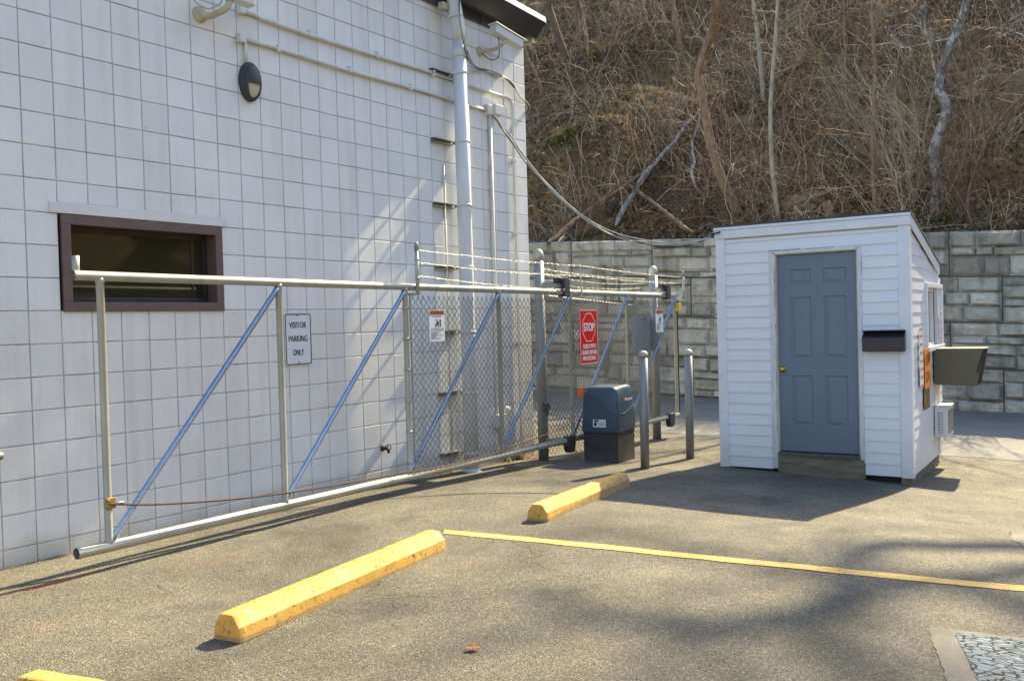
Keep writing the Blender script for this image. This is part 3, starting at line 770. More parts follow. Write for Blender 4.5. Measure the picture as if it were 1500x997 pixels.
def shrub(pix, n, L, mat, label, group='bare shrubs on the hillside', depth=2, r=.011, fan=.55):
    b = onHill(*pix); V = []; F = []
    for _ in range(n):
        d = V3(random.gauss(-.25, fan*.6), random.gauss(0, fan), 1)
        branchy(V, F, b+RNG.normal(0, .06, 3)*V3(1, 1, .2)-V3(0, 0, .05), d, L*random.uniform(.6, 1.15), r*random.uniform(.6, 1.2), depth, .8, .2)
    o = fast_mesh('bare_shrub', np.array(V)-np.array(b), F, mat); o.location = b
    tag(o, label, 'shrub', group)
shrub((1332, 308), 10, 2.3, M['bark_pale'], 'pale many stemmed bare shrub behind the peak of the shed roof', depth=3, r=.018)
shrub((1290, 240), 9, 1.5, M['bark_pale'], 'pale twiggy shrub glowing in sun above the shed', depth=3)
shrub((1240, 200), 8, 1.3, M['bark_pale'], 'dense pale shrub halfway up the slope above the door', depth=3)
shrub((1385, 318), 9, 1.7, M['bark_red'], 'reddish bare shrub at the wall top beside the lichen tree', depth=2)
shrub((1440, 325), 8, 1.6, M['bark_red'], 'reddish bare shrub on the wall top left of the right edge', depth=2)
shrub((1490, 322), 8, 1.6, M['bark_red'], 'reddish bare shrub on the wall top at the right edge', depth=2)
shrub((1475, 210), 8, 1.4, M['bark_pale'], 'pale bare shrub below the rock ledge at right', depth=3)
shrub((1170, 240), 7, 1.3, M['bark_red'], 'bare shrub between the two pale slender trunks', depth=3)
shrub((1065, 330), 7, 1.2, M['bark_red'], 'bare shrub at the foot of the curving tree', depth=2)
shrub((1005, 335), 6, 1.1, M['bark_red'], 'bare shrub near the fallen brown branch end', depth=2)
shrub((975, 225), 6, 1.2, M['bark_pale'], 'pale bare shrub growing beside the fallen grey logs', depth=2)
shrub((900, 105), 7, 1.2, M['bark_red'], 'bare shrub high on the slope right of the twin saplings', depth=2)
shrub((870, 345), 6, .9, M['bark_red'], 'low bare shrub on the wall top near the building', depth=2)
shrub((1110, 120), 7, 1.3, M['bark_pale'], 'pale bare shrub high between the slender trees', depth=3)
shrub((1330, 60), 7, 1.4, M['bark_red'], 'bare shrub high on the slope left of the lichen tree', depth=3)

def log(pix, w0, w1, mat, label, lift=.12, name='fallen_log', wob=.02):
    P = []
    for (x, y) in pix: q = onHill(x, y); P.append(q+V3(-.1, 0, lift))
    # keep it straight: fit to its own end points with a small sag
    A, B = P[0], P[-1]; k = len(P)
    P = [.55*p+.45*(A+(B-A)*i/(k-1)) for i, p in enumerate(P)]
    dist = (P[0]-CAM)@FX; n = 0
    sp = smooth_path(P, 9); n = len(sp)
    sp = [p+.07*np.array([mnoise.noise(Vector((i*.16, x, q))) for q in (1, 5, 9)])+.02*np.array([mnoise.noise(Vector((i*.6, y, q))) for q in (1, 5, 9)]) for i, p in enumerate(sp)]
    k = lambda i: .35+.65*min(1, (n-1-i)/3, (i+1)/3)
    mb = MB(); mb.tube(sp, [.78*(w0+(w1-w0)*i/(n-1))/FPX*dist/2*(1+.35*mnoise.noise(Vector((i*.9, x, 1))))*k(i) for i in range(n)], 9)
    for q in range(7):      # broken-off limbs
        i = random.randint(3, n-4); L = random.uniform(.15, .6); d = (sp[i+1]-sp[i-1])/np.linalg.norm(sp[i+1]-sp[i-1])+RNG.normal(0, .8, 3)*V3(.5, 1, 1)
        p = wander(sp[i], d, L, 4, .2, .02); mb.tube(p, [.018, .014, .011, .008, .004], 5)
    tag(mb.build(name, mat, loc=tuple(P[0])), label, 'log', 'fallen logs on the hillside')
log([(1027, 165), (1005, 190), (983, 218), (955, 245), (938, 262), (920, 300), (905, 332)], 6, 10, M['log_grey'], 'long grey weathered log lying down the slope', .05)
log([(985, 225), (950, 255), (908, 285), (860, 315), (806, 360)], 6, 9, M['log_brown'], 'long brown log leaning down left to the wall top', .05)
log([(845, 330), (832, 345), (822, 360)], 5, 4, M['log_grey'], 'short pale log end just above the wall', .05)
log([(914, 270), (940, 291), (968, 312), (1018, 352)], 5, 7, M['log_brown'], 'fallen brown branch slanting down right towards the shed')
log([(1028, 175), (1012, 226), (1013, 256), (1021, 283)], 4, 5, M['log_grey'], 'grey broken limb hanging beside the curving tree')
def stump(x, y, h, w, mat, label):
    b = onHill(x, y); d = (b-CAM)@FX; r = w/FPX*d/2
    mb = MB(); mb.tube([b-V3(0, 0, .2), b+V3(-.02, .01, h*.5), b+V3(-.03, .04, h)], [r*1.1, r, r*.85], 9)
    tag(mb.build('tree_stump', mat, loc=tuple(b)), label, 'stump', 'cut stumps behind the shed')
stump(1215, 318, .30, 12, M['bark_orange'], 'upright brown stump behind the shed roof')
stump(1170, 322, .26, 9, M['bark_orange'], 'narrower brown stump left of the upright stump behind the shed')
def rock(x, y, sx, sy, sz, label):
    b = onHill(x, y)+V3(.45*sx, 0, -.25*sz); mb = MB(); sd = random.uniform(0, 50); pts = []
    for j in range(17):
        ph = -math.pi/2+math.pi*j/16; row = []
        for i in range(29):
            th = 2*math.pi*(i % 28)/28
            q = Vector((math.cos(ph)*math.cos(th), math.cos(ph)*math.sin(th), math.sin(ph)))
            k = 1+.5*mnoise.noise(q*1.5+Vector((sd, 0, 0)))+.25*mnoise.noise(q*4+Vector((sd, 0, 0)))+.1*mnoise.noise(q*9+Vector((sd, 0, 0)))
            c = lambda v: math.copysign(abs(v)**.8, v)
            row.append(b+V3(c(q.x)*sx*k, c(q.y)*sy*k, c(q.z)*sz*k))
        pts.append(row)
    mb.grid(pts, False)
    tag(mb.build('hill_rock', M['rock'], loc=tuple(b)), label, 'rock', 'rocks in the hillside')
rock(1465, 122, .4, .75, .28, 'large tan rock ledge in the slope at upper right')
rock(1425, 112, .3, .4, .2, 'smaller tan rock left of the large ledge')
rock(1165, 300, .3, .4, .22, 'tan rock behind the shed roof beside the stumps')
rock(1190, 290, .2, .25, .18, 'small rock above the stumps behind the shed')
rock(1090, 180, .3, .5, .25, 'rock outcrop right of the curving tree')
rock(1300, 20, .3, .4, .2, 'tan rock at the top of the slope above the shed')
def sprig(x, y, n, r, label):
    b = onHill(x, y); V = []; F = []; r *= .75
    for _ in range(int(n*1.6)):
        c = b+RNG.normal(0, r, 3)*V3(.6, 1, .7)+V3(-.08, 0, .12); sz = random.uniform(.025, .055)
        e = Matrix.Rotation(random.uniform(0, 6.28), 3, 'Z') @ Matrix.Rotation(random.uniform(-1.2, .6), 3, 'Y'); o = len(V)
        for px, py, pz in ((-sz, 0, 0), (0, -sz*.5, .01), (sz, 0, 0), (0, sz*.5, .01)):
            q = e @ Vector((px, py, pz)); V.append(tuple(c+np.array(q)))
        F += [(o, o+1, o+2), (o, o+2, o+3)]
        V2 = []; F2 = []; tri_tube(V2, F2, [b-V3(0, 0, .03), .5*b+.5*c+V3(0, 0, .02), c], .003, .002); o2 = len(V); V += V2
        F += [tuple(i+o2 for i in (f[0], f[1], f[2])) for f in F2]+[tuple(i+o2 for i in (f[0], f[2], f[3])) for f in F2]
    o = fast_mesh('green_plant', np.array(V)-np.array(b), F, M['green']); o.location = b
    tag(o, label, 'plant', 'green plants on the hillside')
sprig(822, 214, 130, .16, 'low green plant near the building corner')
sprig(836, 200, 70, .12, 'yellow green plant just above the low green plant')
sprig(872, 88, 80, .13, 'yellowish green plant high on the slope')
sprig(866, 118, 50, .1, 'small yellowish plant below the higher one')
sprig(920, 150, 40, .1, 'small green tuft in the middle of the left slope')
sprig(1383, 330, 60, .12, 'green tuft on top of the wall behind the shed')

# ------------------------------------------------------------------ building
DW, X0, Z0, B = 5.756634, 2.938807, 3.453165, .209296
XE = X0+27*B
bld = thing('block_building', 'pale painted concrete block building with a dark eave', 'building', (XE, DW, -.1))
def build_wall():
    mo = MB(); wx0, wx1 = X0+B, X0+7*B; wz0, wz1 = Z0-9*B, Z0-6*B
    XL, ZT, ZB = X0-52*B, Z0+7*B, -.6; yb = DW+.007; th = .2
    mo.box((XL, yb, ZB), (wx0, yb+th, ZT)); mo.box((wx1, yb, ZB), (XE-.004, yb+th, ZT))
    mo.box((wx0, yb, ZB), (wx1, yb+th, wz0)); mo.box((wx0, yb, wz1), (wx1, yb+th, ZT))
    mo.box((XE-.2, yb+th, ZB), (XE-.004, yb+9, ZT)); mo.box((XL, yb+th, ZB), (XL+.2, yb+9, ZT)); mo.box((XL, yb+9, ZB), (XE, yb+9.2, ZT))
    mo.build('wall_core', M['mortar'], bld)
    bl = MB(); R = random.Random(3)
    lx0, lx1 = 3.091, 4.456
    for i in range(-52, 27):
        for j in range(-6, 20):
            if 1 <= i < 7 and 6 <= j < 9: continue
            a, b = X0+i*B, X0+(i+1)*B; zt, zb = Z0-j*B, Z0-(j+1)*B
            if j == 5 and 1 <= i < 7: zb = 2.268
            g = .0034; gx0 = g+R.uniform(-.0012, .0012); gz0 = g+R.uniform(-.0012, .0012)
            x0, x1, z0, z1 = a+gx0, b-g*(1 if i < 26 else 0), zb+gz0, zt-g
            y = DW+R.uniform(-.0007, .0007); t1, t2 = R.uniform(-.0006, .0006), R.uniform(-.0006, .0006); e = .0035
            def P(x, z, d): return (x, y+d+t1*(x-a)/B+t2*(z-zb)/B, z)
            vs = [P(x0, z0, .012), P(x1, z0, .012), P(x1, z1, .012), P(x0, z1, .012),
                  P(x0, z0, .0025), P(x1, z0, .0025), P(x1, z1, .0025), P(x0, z1, .0025),
                  P(x0+e, z0+e, 0), P(x1-e, z0+e, 0), P(x1-e, z1-e, 0), P(x0+e, z1-e, 0)]
            fs = [(8, 9, 10, 11)]
            for k in range(4):
                k2 = (k+1) % 4; fs += [(k, k2, 4+k2, 4+k), (4+k, 4+k2, 8+k2, 8+k)]
            bl.add(vs, fs)
    # return of the corner, running back
    for jr in range(-6, 20):
        for c in range(0, 12):
            zt, zb = Z0-jr*B, Z0-(jr+1)*B; y0, y1 = DW+.012+c*B, DW+.012+(c+1)*B
            bl.quad((XE, y0+.004, zb+.004), (XE, y1-.004, zb+.004), (XE, y1-.004, zt-.004), (XE, y0+.004, zt-.004))
    bl.build('block_wall', M['block'], bld)
    li = MB(); li.box((lx0, DW-.012, wz1+.002), (lx1, DW+.05, 2.270)); li.build('lintel', M['lintel'], bld, bevel=.004)
    # window
    fr = MB(); x0, x1, z0, z1 = 3.163, 4.408, 1.563, 2.193; w = .062; y0, y1 = DW-.014, DW+.015
    fr.box((x0, y0, z0), (x1, y1, z0+w)); fr.box((x0, y0, z1-w), (x1, y1, z1))
    fr.box((x0, y0, z0+w), (x0+w, y1, z1-w)); fr.box((x1-w, y0, z0+w), (x1, y1, z1-w))
    fo = fr.build('window', M['brown_frame'], bld, bevel=.003)
    rv = MB(); d0, d1 = DW+.016, DW+.16; q = w-.004
    rv.box((x0+.01, d0, z0+.01), (x1-.01, d1, z0+q)); rv.box((x0+.01, d0, z1-q), (x1-.01, d1, z1-.01))
    rv.box((x0+.01, d0, z0+q), (x0+q, d1, z1-q)); rv.box((x1-q, d0, z0+q), (x1-.01, d1, z1-q))
    rv.build('reveal', M['brown_frame'], fo)
    sa = MB(); a, b, c, d = x0+q+.002, x1-q-.002, z0+q+.002, z1-q-.002; s = .038; e0, e1 = DW+.10, DW+.135
    sa.box((a, e0, c), (b, e1, c+s)); sa.box((a, e0, d-s), (b, e1, d)); sa.box((a, e0, c+s), (a+s, e1, d-s)); sa.box((b-s, e0, c+s), (b, e1, d-s))
    sa.box((b-.13, e0+.01, c+s), (b-.115, e1, d-s))
    sa.build('sash', M['dark_frame'], fo, bevel=.002)
    MB().box((a+s, DW+.118, c+s), (b-s, DW+.124, d-s)).build('pane', M['glass'], fo)
build_wall()
def build_eave():
    # frieze panels under the soffit
    fz = MB(); XL = X0-52*B
    x = XE
    k = 0
    while x > XL:
        p = .035 if k % 2 else .022
        fz.box((max(XL, x-.42), DW-p, 4.562), (x-.004, DW-.003, 4.85)); x -= .42; k += 1
    fz.build('frieze', M['frieze'], bld)
    sl = .045; XF = XE+.05
    def ext(profile, name, mat, x0, x1, bev=0):
        mb = MB(); n = len(profile)
        lo = [(x0, y, z+sl*(XF-x0)) for y, z in profile]; hi = [(x1, y, z+sl*(XF-x1)) for y, z in profile]
        mb.add(lo+hi, [tuple(range(n)), tuple(range(2*n-1, n-1, -1))]+[(i, n+i, n+(i+1) % n, (i+1) % n) for i in range(n)])
        mb.build(name, mat, roof, bevel=bev)
    roof = MB()
    n = [(DW-.262, 4.752), (DW+9, 5.05), (DW+9, 4.95), (DW-.20, 4.66)]
    lo = [(XL-.2, y, z+sl*(XF-XL)) for y, z in n]; hi = [(XF, y, z) for y, z in n]
    roof.add(lo+hi, [(0, 1, 2, 3), (7, 6, 5, 4)]+[(i, 4+i, 4+(i+1) % 4, (i+1) % 4) for i in range(4)])
    roof = roof.build('roof', M['fascia'], bld)
    ext([(DW-.145, 4.592), (DW-.268, 4.738), (DW-.255, 4.748), (DW-.135, 4.60)], 'fascia', M['fascia'], XL, XF+.004)
    ext([(DW-.145, 4.594), (DW-.135, 4.66), (DW-.02, 4.70), (DW-.02, 4.615), (DW-.06, 4.60)], 'soffit', M['fascia'], XL, XF-.012)
    ext([(DW-.272, 4.742), (DW-.262, 4.805), (DW+.10, 4.86), (DW+.10, 4.80)], 'drip_edge', M['drip'], XL, XE-.86)
    ext([(DW-.276, 4.744), (DW-.265, 4.812), (DW+.10, 4.866), (DW+.10, 4.80)], 'drip_edge', M['drip'], XE-.855, XF+.012)
    mb = MB(); mb.box((XE+.004, DW-.118, 4.545), (XE+.045, DW+.02, 4.588)); mb.build('return_board', M['soffit'], roof)
build_eave()

# ------------------------------------------------------------------ things fixed to the building wall
def wall_lamp():
    c = onY(364, 121, DW); r = thing('wall_lamp', 'black oval bulkhead lamp with a half shaded lens on the block wall', 'lamp', (c[0], DW, c[2]))
    hw, hh = .097, .152
    def dome(k0, k1, scale, dep, ph0=-math.pi/2, ph1=math.pi/2, y0=0):
        pts = []
        for j in range(13):
            t = j/12; row = []
            for i in range(33):
                a = 2*math.pi*i/32; rr = math.sin(t*math.pi/2); d = math.cos(t*math.pi/2)
                row.append((c[0]+scale*hw*rr*math.cos(a), DW-y0-dep*d, c[2]+scale*hh*rr*math.sin(a)))
            pts.append(row)
        return pts
    def cut(mb, keepf):
        keep = [k for k, f in enumerate(mb.f) if keepf(sum(mb.v[i][0] for i in f)/len(f), sum(mb.v[i][2] for i in f)/len(f))]
        mb.f = [mb.f[k] for k in keep]; mb.sm = [mb.sm[k] for k in keep]; mb.mi = [mb.mi[k] for k in keep]
    # rim and base
    h = MB()
    ring = [[(c[0]+hw*k*math.cos(a), DW-y, c[2]+hh*k*math.sin(a)) for a in np.linspace(0, 2*math.pi, 41)] for k, y in ((.80, .045), (.84, .052), (.93, .048), (1.0, .032), (1.01, .02), (1.01, .002))]
    h.grid(ring[::-1]); h.build('housing', M['lamp_black'], r)
    e = MB(); e.grid([[(c[0]+.86*hw*math.sin(t)*math.cos(a), DW-.045-.05*math.cos(t), c[2]+.86*hh*math.sin(t)*math.sin(a)) for a in np.linspace(0, 2*math.pi, 81)] for t in np.linspace(.02, math.pi/2, 60)][::-1])
    cut(e, lambda x, z: z > c[2]-.026 or ((x-c[0])/(.64*hw))**2+((z-c[2]+.02)/(.74*hh))**2 > 1); e.build('hood', M['lamp_black'], r)
    l = MB(); l.grid([[(c[0]+.83*hw*math.sin(t)*math.cos(a), DW-.040-.045*math.cos(t), c[2]+.83*hh*math.sin(t)*math.sin(a)) for a in np.linspace(0, 2*math.pi, 41)] for t in np.linspace(.02, math.pi/2, 14)][::-1])
    l.build('lens', M['lens'], r)
    t = MB(); zt = 3.668; t.tube([(c[0]-.035, DW-.02, c[2]+hh-.01), (c[0]-.035, DW-.02, zt)], .012, 8); t.build('conduit_drop', M['conduit'], r)
wall_lamp()
def conduits():
    r = .017; y = DW-.022
    def clip(mb, x, z): mb.box((x-.014, DW-.044, z-.026), (x+.014, DW-.001, z+.026))
    a = MB(); z = 3.885; xe = 8.20
    p = [(4.66, y, z), (4.80, y, z+.002), (4.84, y, z-.012), (4.95, y, z-.012)]+[(x, y, z-.012+.008*math.sin(x*2)) for x in np.arange(5.2, 8.1, .4)]
    p += [(xe, y, z-.012), (xe+.07, y, z-.03), (xe+.10, y, z-.09), (xe+.105, y, z-.2), (xe+.105, y, 2.2), (xe+.1, y, .35), (xe+.1, y, -.10)]
    o = thing('conduit_run', 'upper painted conduit running along the wall and down near the corner', 'conduit', (4.66, DW, z))
    a.tube(p, r, 8); a.build('pipe', M['conduit'], o)
    f = MB(); f.box((4.615, DW-.055, z-.03), (4.665, DW-.001, z+.04)); f.build('end_fitting', M['conduit'], o, bevel=.006)
    for x in (5.35, 6.15, 6.95): b = MB(); clip(b, x, z-.008); b.build('clip', M['conduit'], o)
    for zz in (3.2, 2.4, 1.2): b = MB(); b.box((xe+.075, DW-.044, zz-.014), (xe+.135, DW-.001, zz+.014)); b.build('clip', M['conduit'], o)
    b2 = MB(); z = 3.668; xe2 = 7.84
    p = [(4.655, y, z)]+[(x, y, z+.006*math.sin(x*3)) for x in np.arange(4.9, 7.7, .4)]+[(xe2, y, z)]
    o = thing('conduit_run', 'lower painted conduit from the oval lamp to a junction box', 'conduit', (4.655, DW, z))
    b2.tube(p, r, 8); b2.build('pipe', M['conduit'], o)
    f = MB(); f.box((4.605, DW-.055, z-.035), (4.66, DW-.001, z+.03)); f.build('end_fitting', M['conduit'], o, bevel=.006)
    for x in (5.0, 5.8, 6.6, 7.2): b = MB(); clip(b, x, z+.003); b.build('clip', M['conduit'], o)
    jb = thing('junction_box', 'white junction box with conduit dropping to the ground beside the downpipe', 'junction box', (7.9, DW, z))
    MB().box((7.80, DW-.06, z-.045), (7.90, DW-.001, z+.06)).build('fitting', M['conduit'], jb, bevel=.005)
    MB().box((7.90, DW-.085, z-.03), (8.06, DW-.001, z+.075)).build('cover', M['cam_white'], jb, bevel=.005)
    MB().tube([(7.875, y, z-.04), (7.875, y, 2.0), (7.87, y, .52), (7.87, y, .42)], .022, 8).build('pipe', M['conduit'], jb)
    MB().box((7.80, DW-.085, .30), (7.95, DW-.001, .44)).build('lower_box', M['conduit'], jb, bevel=.006)
    MB().lathe([(.045, 0), (.045, .03), (.035, .055), (.012, .07)], (8.03, DW-.001, .47), (0, -1, 0), 14).build('dome_cover', M['cam_white'], jb)
    MB().tube(smooth_path([(7.86, DW-.04, .31), (7.86, DW-.05, .15), (7.9, DW-.06, .02), (8.0, DW-.05, -.02), (8.12, DW-.05, .01), (8.2, DW-.05, .0), (8.25, DW-.05, -.12)]), .016, 8).build('flex', M['cable_grey'], jb)
conduits()
def downpipe():
    cx, cy = 7.36, DW-.16
    cx = onY(680, 300, cy)[0]; r = .073
    root = thing('downpipe', 'thick white round downpipe with strap brackets on the block wall', 'downpipe', (cx, cy, -.1))
    gb = float(gz(cx, cy))
    p = [(cx, cy, gb-.02), (cx, cy, 1), (cx, cy, 2.5), (cx, cy, 4.22), (cx-.01, cy-.0, 4.33), (cx-.085, cy-.0, 4.62), (cx-.11, cy, 4.80)]
    MB().tube(p[:4], r, 20).build('pipe', M['white_pvc'], root)
    MB().tube(p[3:], [r*1.0, r*.98, r*.92, r*.92], 20).build('offset', M['white_pvc'], root)
    MB().lathe([(r+.002, 0), (r+.012, .004), (r+.012, .085), (r+.002, .09)], (cx, cy, 4.06), n=20).build('coupling', M['white_pvc'], root)
    MB().lathe([(r+.03, 0), (r+.03, .02), (r+.01, .05), (r+.004, .05)], (cx, cy, gb-.02), n=20).build('foot_collar', M['white_pvc'], root)
    MB().lathe([(r+.001, 0), (r+.008, .003), (r+.008, .018), (r+.001, .02)], (cx-.06, cy, 4.45), (-.28, 0, 1), n=20).build('band', M['white_pvc'], root)
    for px in (112, 210, 302, 392, 487, 576, 665):
        z = onY(660, px, DW-.03)[2]
        if z < gb+.05: z = gb+.10
        b = MB(); b.box((cx-.30, DW-.045, z-.022), (cx+.0, DW-.001, z-.014)); b.box((cx-.30, DW-.045, z+.014), (cx+.0, DW-.001, z+.022)); b.box((cx-.30, DW-.010, z-.014), (cx+.0, DW-.001, z+.014))
        b.box((cx-.012, DW-.16, z-.012), (cx+.012, DW-.045, z+.012))
        o = b.build('bracket', M['unistrut'], root)
        s = MB(); s.lathe([(r+.0005, -.014), (r+.005, -.014), (r+.005, .014), (r+.0005, .014)], (cx, cy, z), n=20)
        s.box((cx+r, cy-.02, z-.014), (cx+r+.03, cy-.008, z+.014)); s.box((cx-.10, cy-.002, z-.012), (cx-r+.004, cy+.006, z+.012))
        s.build('strap', M['white_pvc'], o)
    t = MB(); x = cx-.135; t.tube([(x, DW-.02, 3.0), (x, DW-.02, gb+.02)], .012, 8); t.build('drain_tube', M['conduit'], root)
    q = MB(); q.box((cx-.22, cy+.02, 4.50), (cx-.14, cy+.09, 4.57)); q.build('outlet', M['soffit'], root, bevel=.01)
downpipe()
def cctv():
    # camera near the roof corner
    b = onY(702, 76, DW); root = thing('security_camera', 'white box security camera under the eave near the roof corner', 'camera', (b[0], DW, b[2]))
    yb = DW-.24
    p0, p1 = onY(722, 42, yb), onY(762, 66, yb-.06)
    d = p1-p0; d /= np.linalg.norm(d); up = V3(0, 0, 1); sd = np.cross(d, up); sd /= np.linalg.norm(sd); up = np.cross(sd, d)
    L = np.linalg.norm(p1-p0)
    m = MB(); m.obox(p0, d, sd, up, (0, -.05, -.045), (L, .05, .04)); m.build('body', M['cam_white'], root, bevel=.006)
    m = MB(); m.obox(p0, d, sd, up, (-.02, -.062, .042), (L+.04, .062, .055)); m.build('sunshield', M['cam_white'], root, bevel=.003)
    m = MB(); m.obox(p0, d, sd, up, (L, -.04, -.036), (L+.012, .04, .032)); m.build('lens_window', M['black_metal'], root)
    c = p0+d*L*.45-up*.05
    m = MB(); m.tube(smooth_path([(b[0], DW-.005, b[2]), (b[0]+.06, DW-.05, b[2]+.02), (b[0]+.12, DW-.12, b[2]+.03), c-V3(.02, 0, .03), c]), .019, 8)
    m.lathe([(.05, 0), (.05, .012), (.02, .02)], (b[0], DW-.001, b[2]), (0, -1, 0), 14)
    m.build('bracket', M['caulk'], root)
    m = MB(); m.tube(smooth_path([(b[0]+.01, DW-.03, b[2]-.02), (b[0]+.09, DW-.08, b[2]-.08), (b[0]+.16, DW-.14, b[2]-.03), c-d*.1+V3(0, 0, .02)]), .005, 6); m.build('lead', M['cable_dark'], root)
    # camera at the top of the frame, left
    b = onY(292, 22, DW); root = thing('security_camera', 'beige security camera on a curved arm at the top of the wall', 'camera', (b[0], DW, b[2]))
    yb = DW-.22
    m = MB(); e = onY(332, 12, yb)
    m.tube(smooth_path([(b[0], DW-.005, b[2]), (b[0]+.06, DW-.05, b[2]-.005), onY(318, 20, DW-.14), e, onY(338, -2, yb)]), [.026]*21 if False else .024, 10)
    m.lathe([(.06, 0), (.06, .012), (.03, .02)], (b[0], DW-.001, b[2]), (0, -1, 0), 16)
    m.build('bracket', M['caulk'], root)
    p0, p1 = onY(326, -12, yb), onY(360, 0, yb-.02)
    d = p1-p0; L = np.linalg.norm(d); d /= L; sd = np.cross(d, V3(0, 0, 1)); sd /= np.linalg.norm(sd); up = np.cross(sd, d)
    m = MB(); m.obox(p0, d, sd, up, (-.05, -.05, -.04), (L+.06, .05, .06)); m.build('body', M['cam_white'], root, bevel=.008)
    m = MB(); m.tube(smooth_path([onY(278, -6, DW-.02), onY(290, 6, DW-.06), onY(305, 13, DW-.12), onY(322, 6, DW-.2), onY(326, -4, yb)]), .0045, 6); m.build('lead', M['cable_grey'], root)
cctv()
def spigot():
    b = onY(560, 656, DW); r = thing('wall_spigot', 'rusty hose spigot sticking out of the block wall', 'spigot', (b[0], DW, b[2]))
    m = MB(); m.lathe([(.028, 0), (.028, .01), (.013, .016), (.013, .03), (.016, .034), (.016, .05)], (b[0], DW, b[2]), (0, -1, 0), 12)
    m.tube([(b[0], DW-.04, b[2]), (b[0]+.012, DW-.06, b[2]-.012), (b[0]+.014, DW-.065, b[2]-.045)], [.013, .011, .013], 10)
    m.build('body', M['rust'], r)
    m = MB(); pts = [(b[0]+.024, DW-.06+.024*math.cos(a), b[2]+.008+.024*math.sin(a)) for a in np.linspace(0, 2*math.pi, 15)]
    m.tube(pts, .006, 6, False); m.tube([(b[0], DW-.05, b[2]), (b[0]+.024, DW-.06, b[2]+.008)], .006, 6); m.build('handle', M['unistrut'], r)
spigot()
def left_pipe():
    p = onY(-40, 672, DW-.12); q = onY(4, 667, DW-.12)
    r = thing('pipe_end', 'grey capped pipe end sticking out from the block wall at the left edge', 'pipe', (q[0]-.36, DW, q[2]))
    m = MB(); m.tube([(q[0]-.36, DW-.005, q[2]), (q[0]-.34, DW-.09, q[2]), (q[0]-.26, p[1], q[2]), (q[0]-.012, q[1], q[2]), (q[0], q[1], q[2])], [.026, .026, .026, .026, .019], 14)
    m.build('pipe', M['unistrut'], r)
left_pipe()
def visitor_sign():
    c = [onY(x, y, DW-.012) for x, y in ((418, 536.5), (457, 533), (417, 459.5), (456, 457.5))]
    x0 = (c[0][0]+c[2][0])/2; x1 = (c[1][0]+c[3][0])/2; z0 = (c[0][2]+c[1][2])/2; z1 = (c[2][2]+c[3][2])/2
    r = thing('parking_sign', 'white sign reading VISITOR PARKING ONLY on the block wall', 'sign', (x0, DW, z0))
    f = Face((x0, DW-.012, z0), (1, 0, 0), (0, 0, 1), x1-x0, z1-z0)
    m = MB(); f.plate(m, .022, .004); m.build('plate', M['white'], r)
    m = MB(); f2 = Face((x0+.006, DW-.012, z0+.006), (1, 0, 0), (0, 0, 1), x1-x0-.012, z1-z0-.012); f2.ring(m, f2.rounded(.02), .008)
    for t, (u0, u1), (v0, v1) in (('VISITOR', (.16, .80), (.715, .83)), ('PARKING', (.13, .83), (.455, .57)), ('ONLY', (.28, .68), (.19, .305))): f.text(m, t, u0, u1, v0, v1, bold=.0035)
    for v in (.955, .06): m.lathe([(.006, 0), (.006, .004)], f.p(.48, v, 0), f.N, 8)
    m.build('lettering', M['black'], r)
visitor_sign()

# ------------------------------------------------------------------ cantilever gate
GA, GB = V3(2.90, 5.148, 0), V3(11.45, 5.33, 0)
gd = (GB-GA); GL = np.linalg.norm(gd); gd /= GL; gn = V3(gd[1], -gd[0], 0)      # gn faces the camera side (-Y)
ZB0, ZT0, GD = .165, 1.765-.03, -.0053                                          # rail centre heights, fall per metre
def gp(s, z, t=0): return GA+gd*s+gn*t+V3(0, 0, z+GD*s)
def ongate(x, y, t=0):
    P = onP(x, y, GA+gn*t, gn); s = (P-GA)@gd; return s, P[2]-GD*s
zb = ongate(400, 745)[1]
ZT0 = np.mean([ongate(x, y)[1] for x, y in ((153, 406), (413, 414), (598, 422), (780, 426.5), (920, 430.5), (985, 432.5))])
ZB0 = np.mean([ongate(x, y)[1] for x, y in ((153, 806), (413, 742), (598, 698), (733, 666), (985, 607))])
gate = thing('sliding_gate', 'long galvanised cantilever sliding gate with diagonal braces tinted like reflected sky', 'gate', tuple(gp(0, 0)))
ups = [ongate(x, y)[0] for x, y in ((153, 600), (413, 580), (597, 560), (733, 550), (837, 540), (920, 530), (990, 520))]
s_l = ongate(107, 403)[0]; s_lb = ongate(112, 815)[0]; s_r = ups[-1]+.02; RR = .0295
def pipe_open(mb, a, b, r, n=16):
    mb.tube([a, b], r, n, False); d = (b-a)/np.linalg.norm(b-a)
    mb.tube([a+d*.12, a+d*.001], r*.9, n, False)
m = MB(); pipe_open(m, gp(s_l, ZT0), gp(s_r, ZT0), RR); m.build('top_rail', M['galv'], gate)
m = MB(); pipe_open(m, gp(s_lb, ZB0), gp(s_r+.01, ZB0), RR+.004)
m.m = 1; m.lathe([(RR*.93, 0), (RR*.93, .002)], gp(s_lb+.03, ZB0), -gd, 14); m.build('bottom_rail', [M['galv'], M['rust']], gate)
for i, s in enumerate(ups):
    m = MB(); m.tube([gp(s, ZB0+.01), gp(s, ZB0+.036), gp(s, ZB0+.046), gp(s, ZT0-.044), gp(s, ZT0-.034), gp(s, ZT0-.01)], [.029, .0275, .0235, .0235, .0275, .029], 14); m.build('upright', M['galv'], gate)
for i in range(6):
    a, b = ups[i]+.03, ups[i+1]-.02
    m = MB(); q0, q1 = gp(a, ZB0+.07 if i else ZB0+.05), gp(b, ZT0-.055); dq = (q1-q0)/np.linalg.norm(q1-q0); m.tube([q0-dq*.02, q0+dq*.015, q0+dq*.03, q1-dq*.03, q1-dq*.015, q1+dq*.02], [.024, .023, .0195, .0195, .023, .024], 12); m.build('brace', M['brace_sky_tint'], gate)
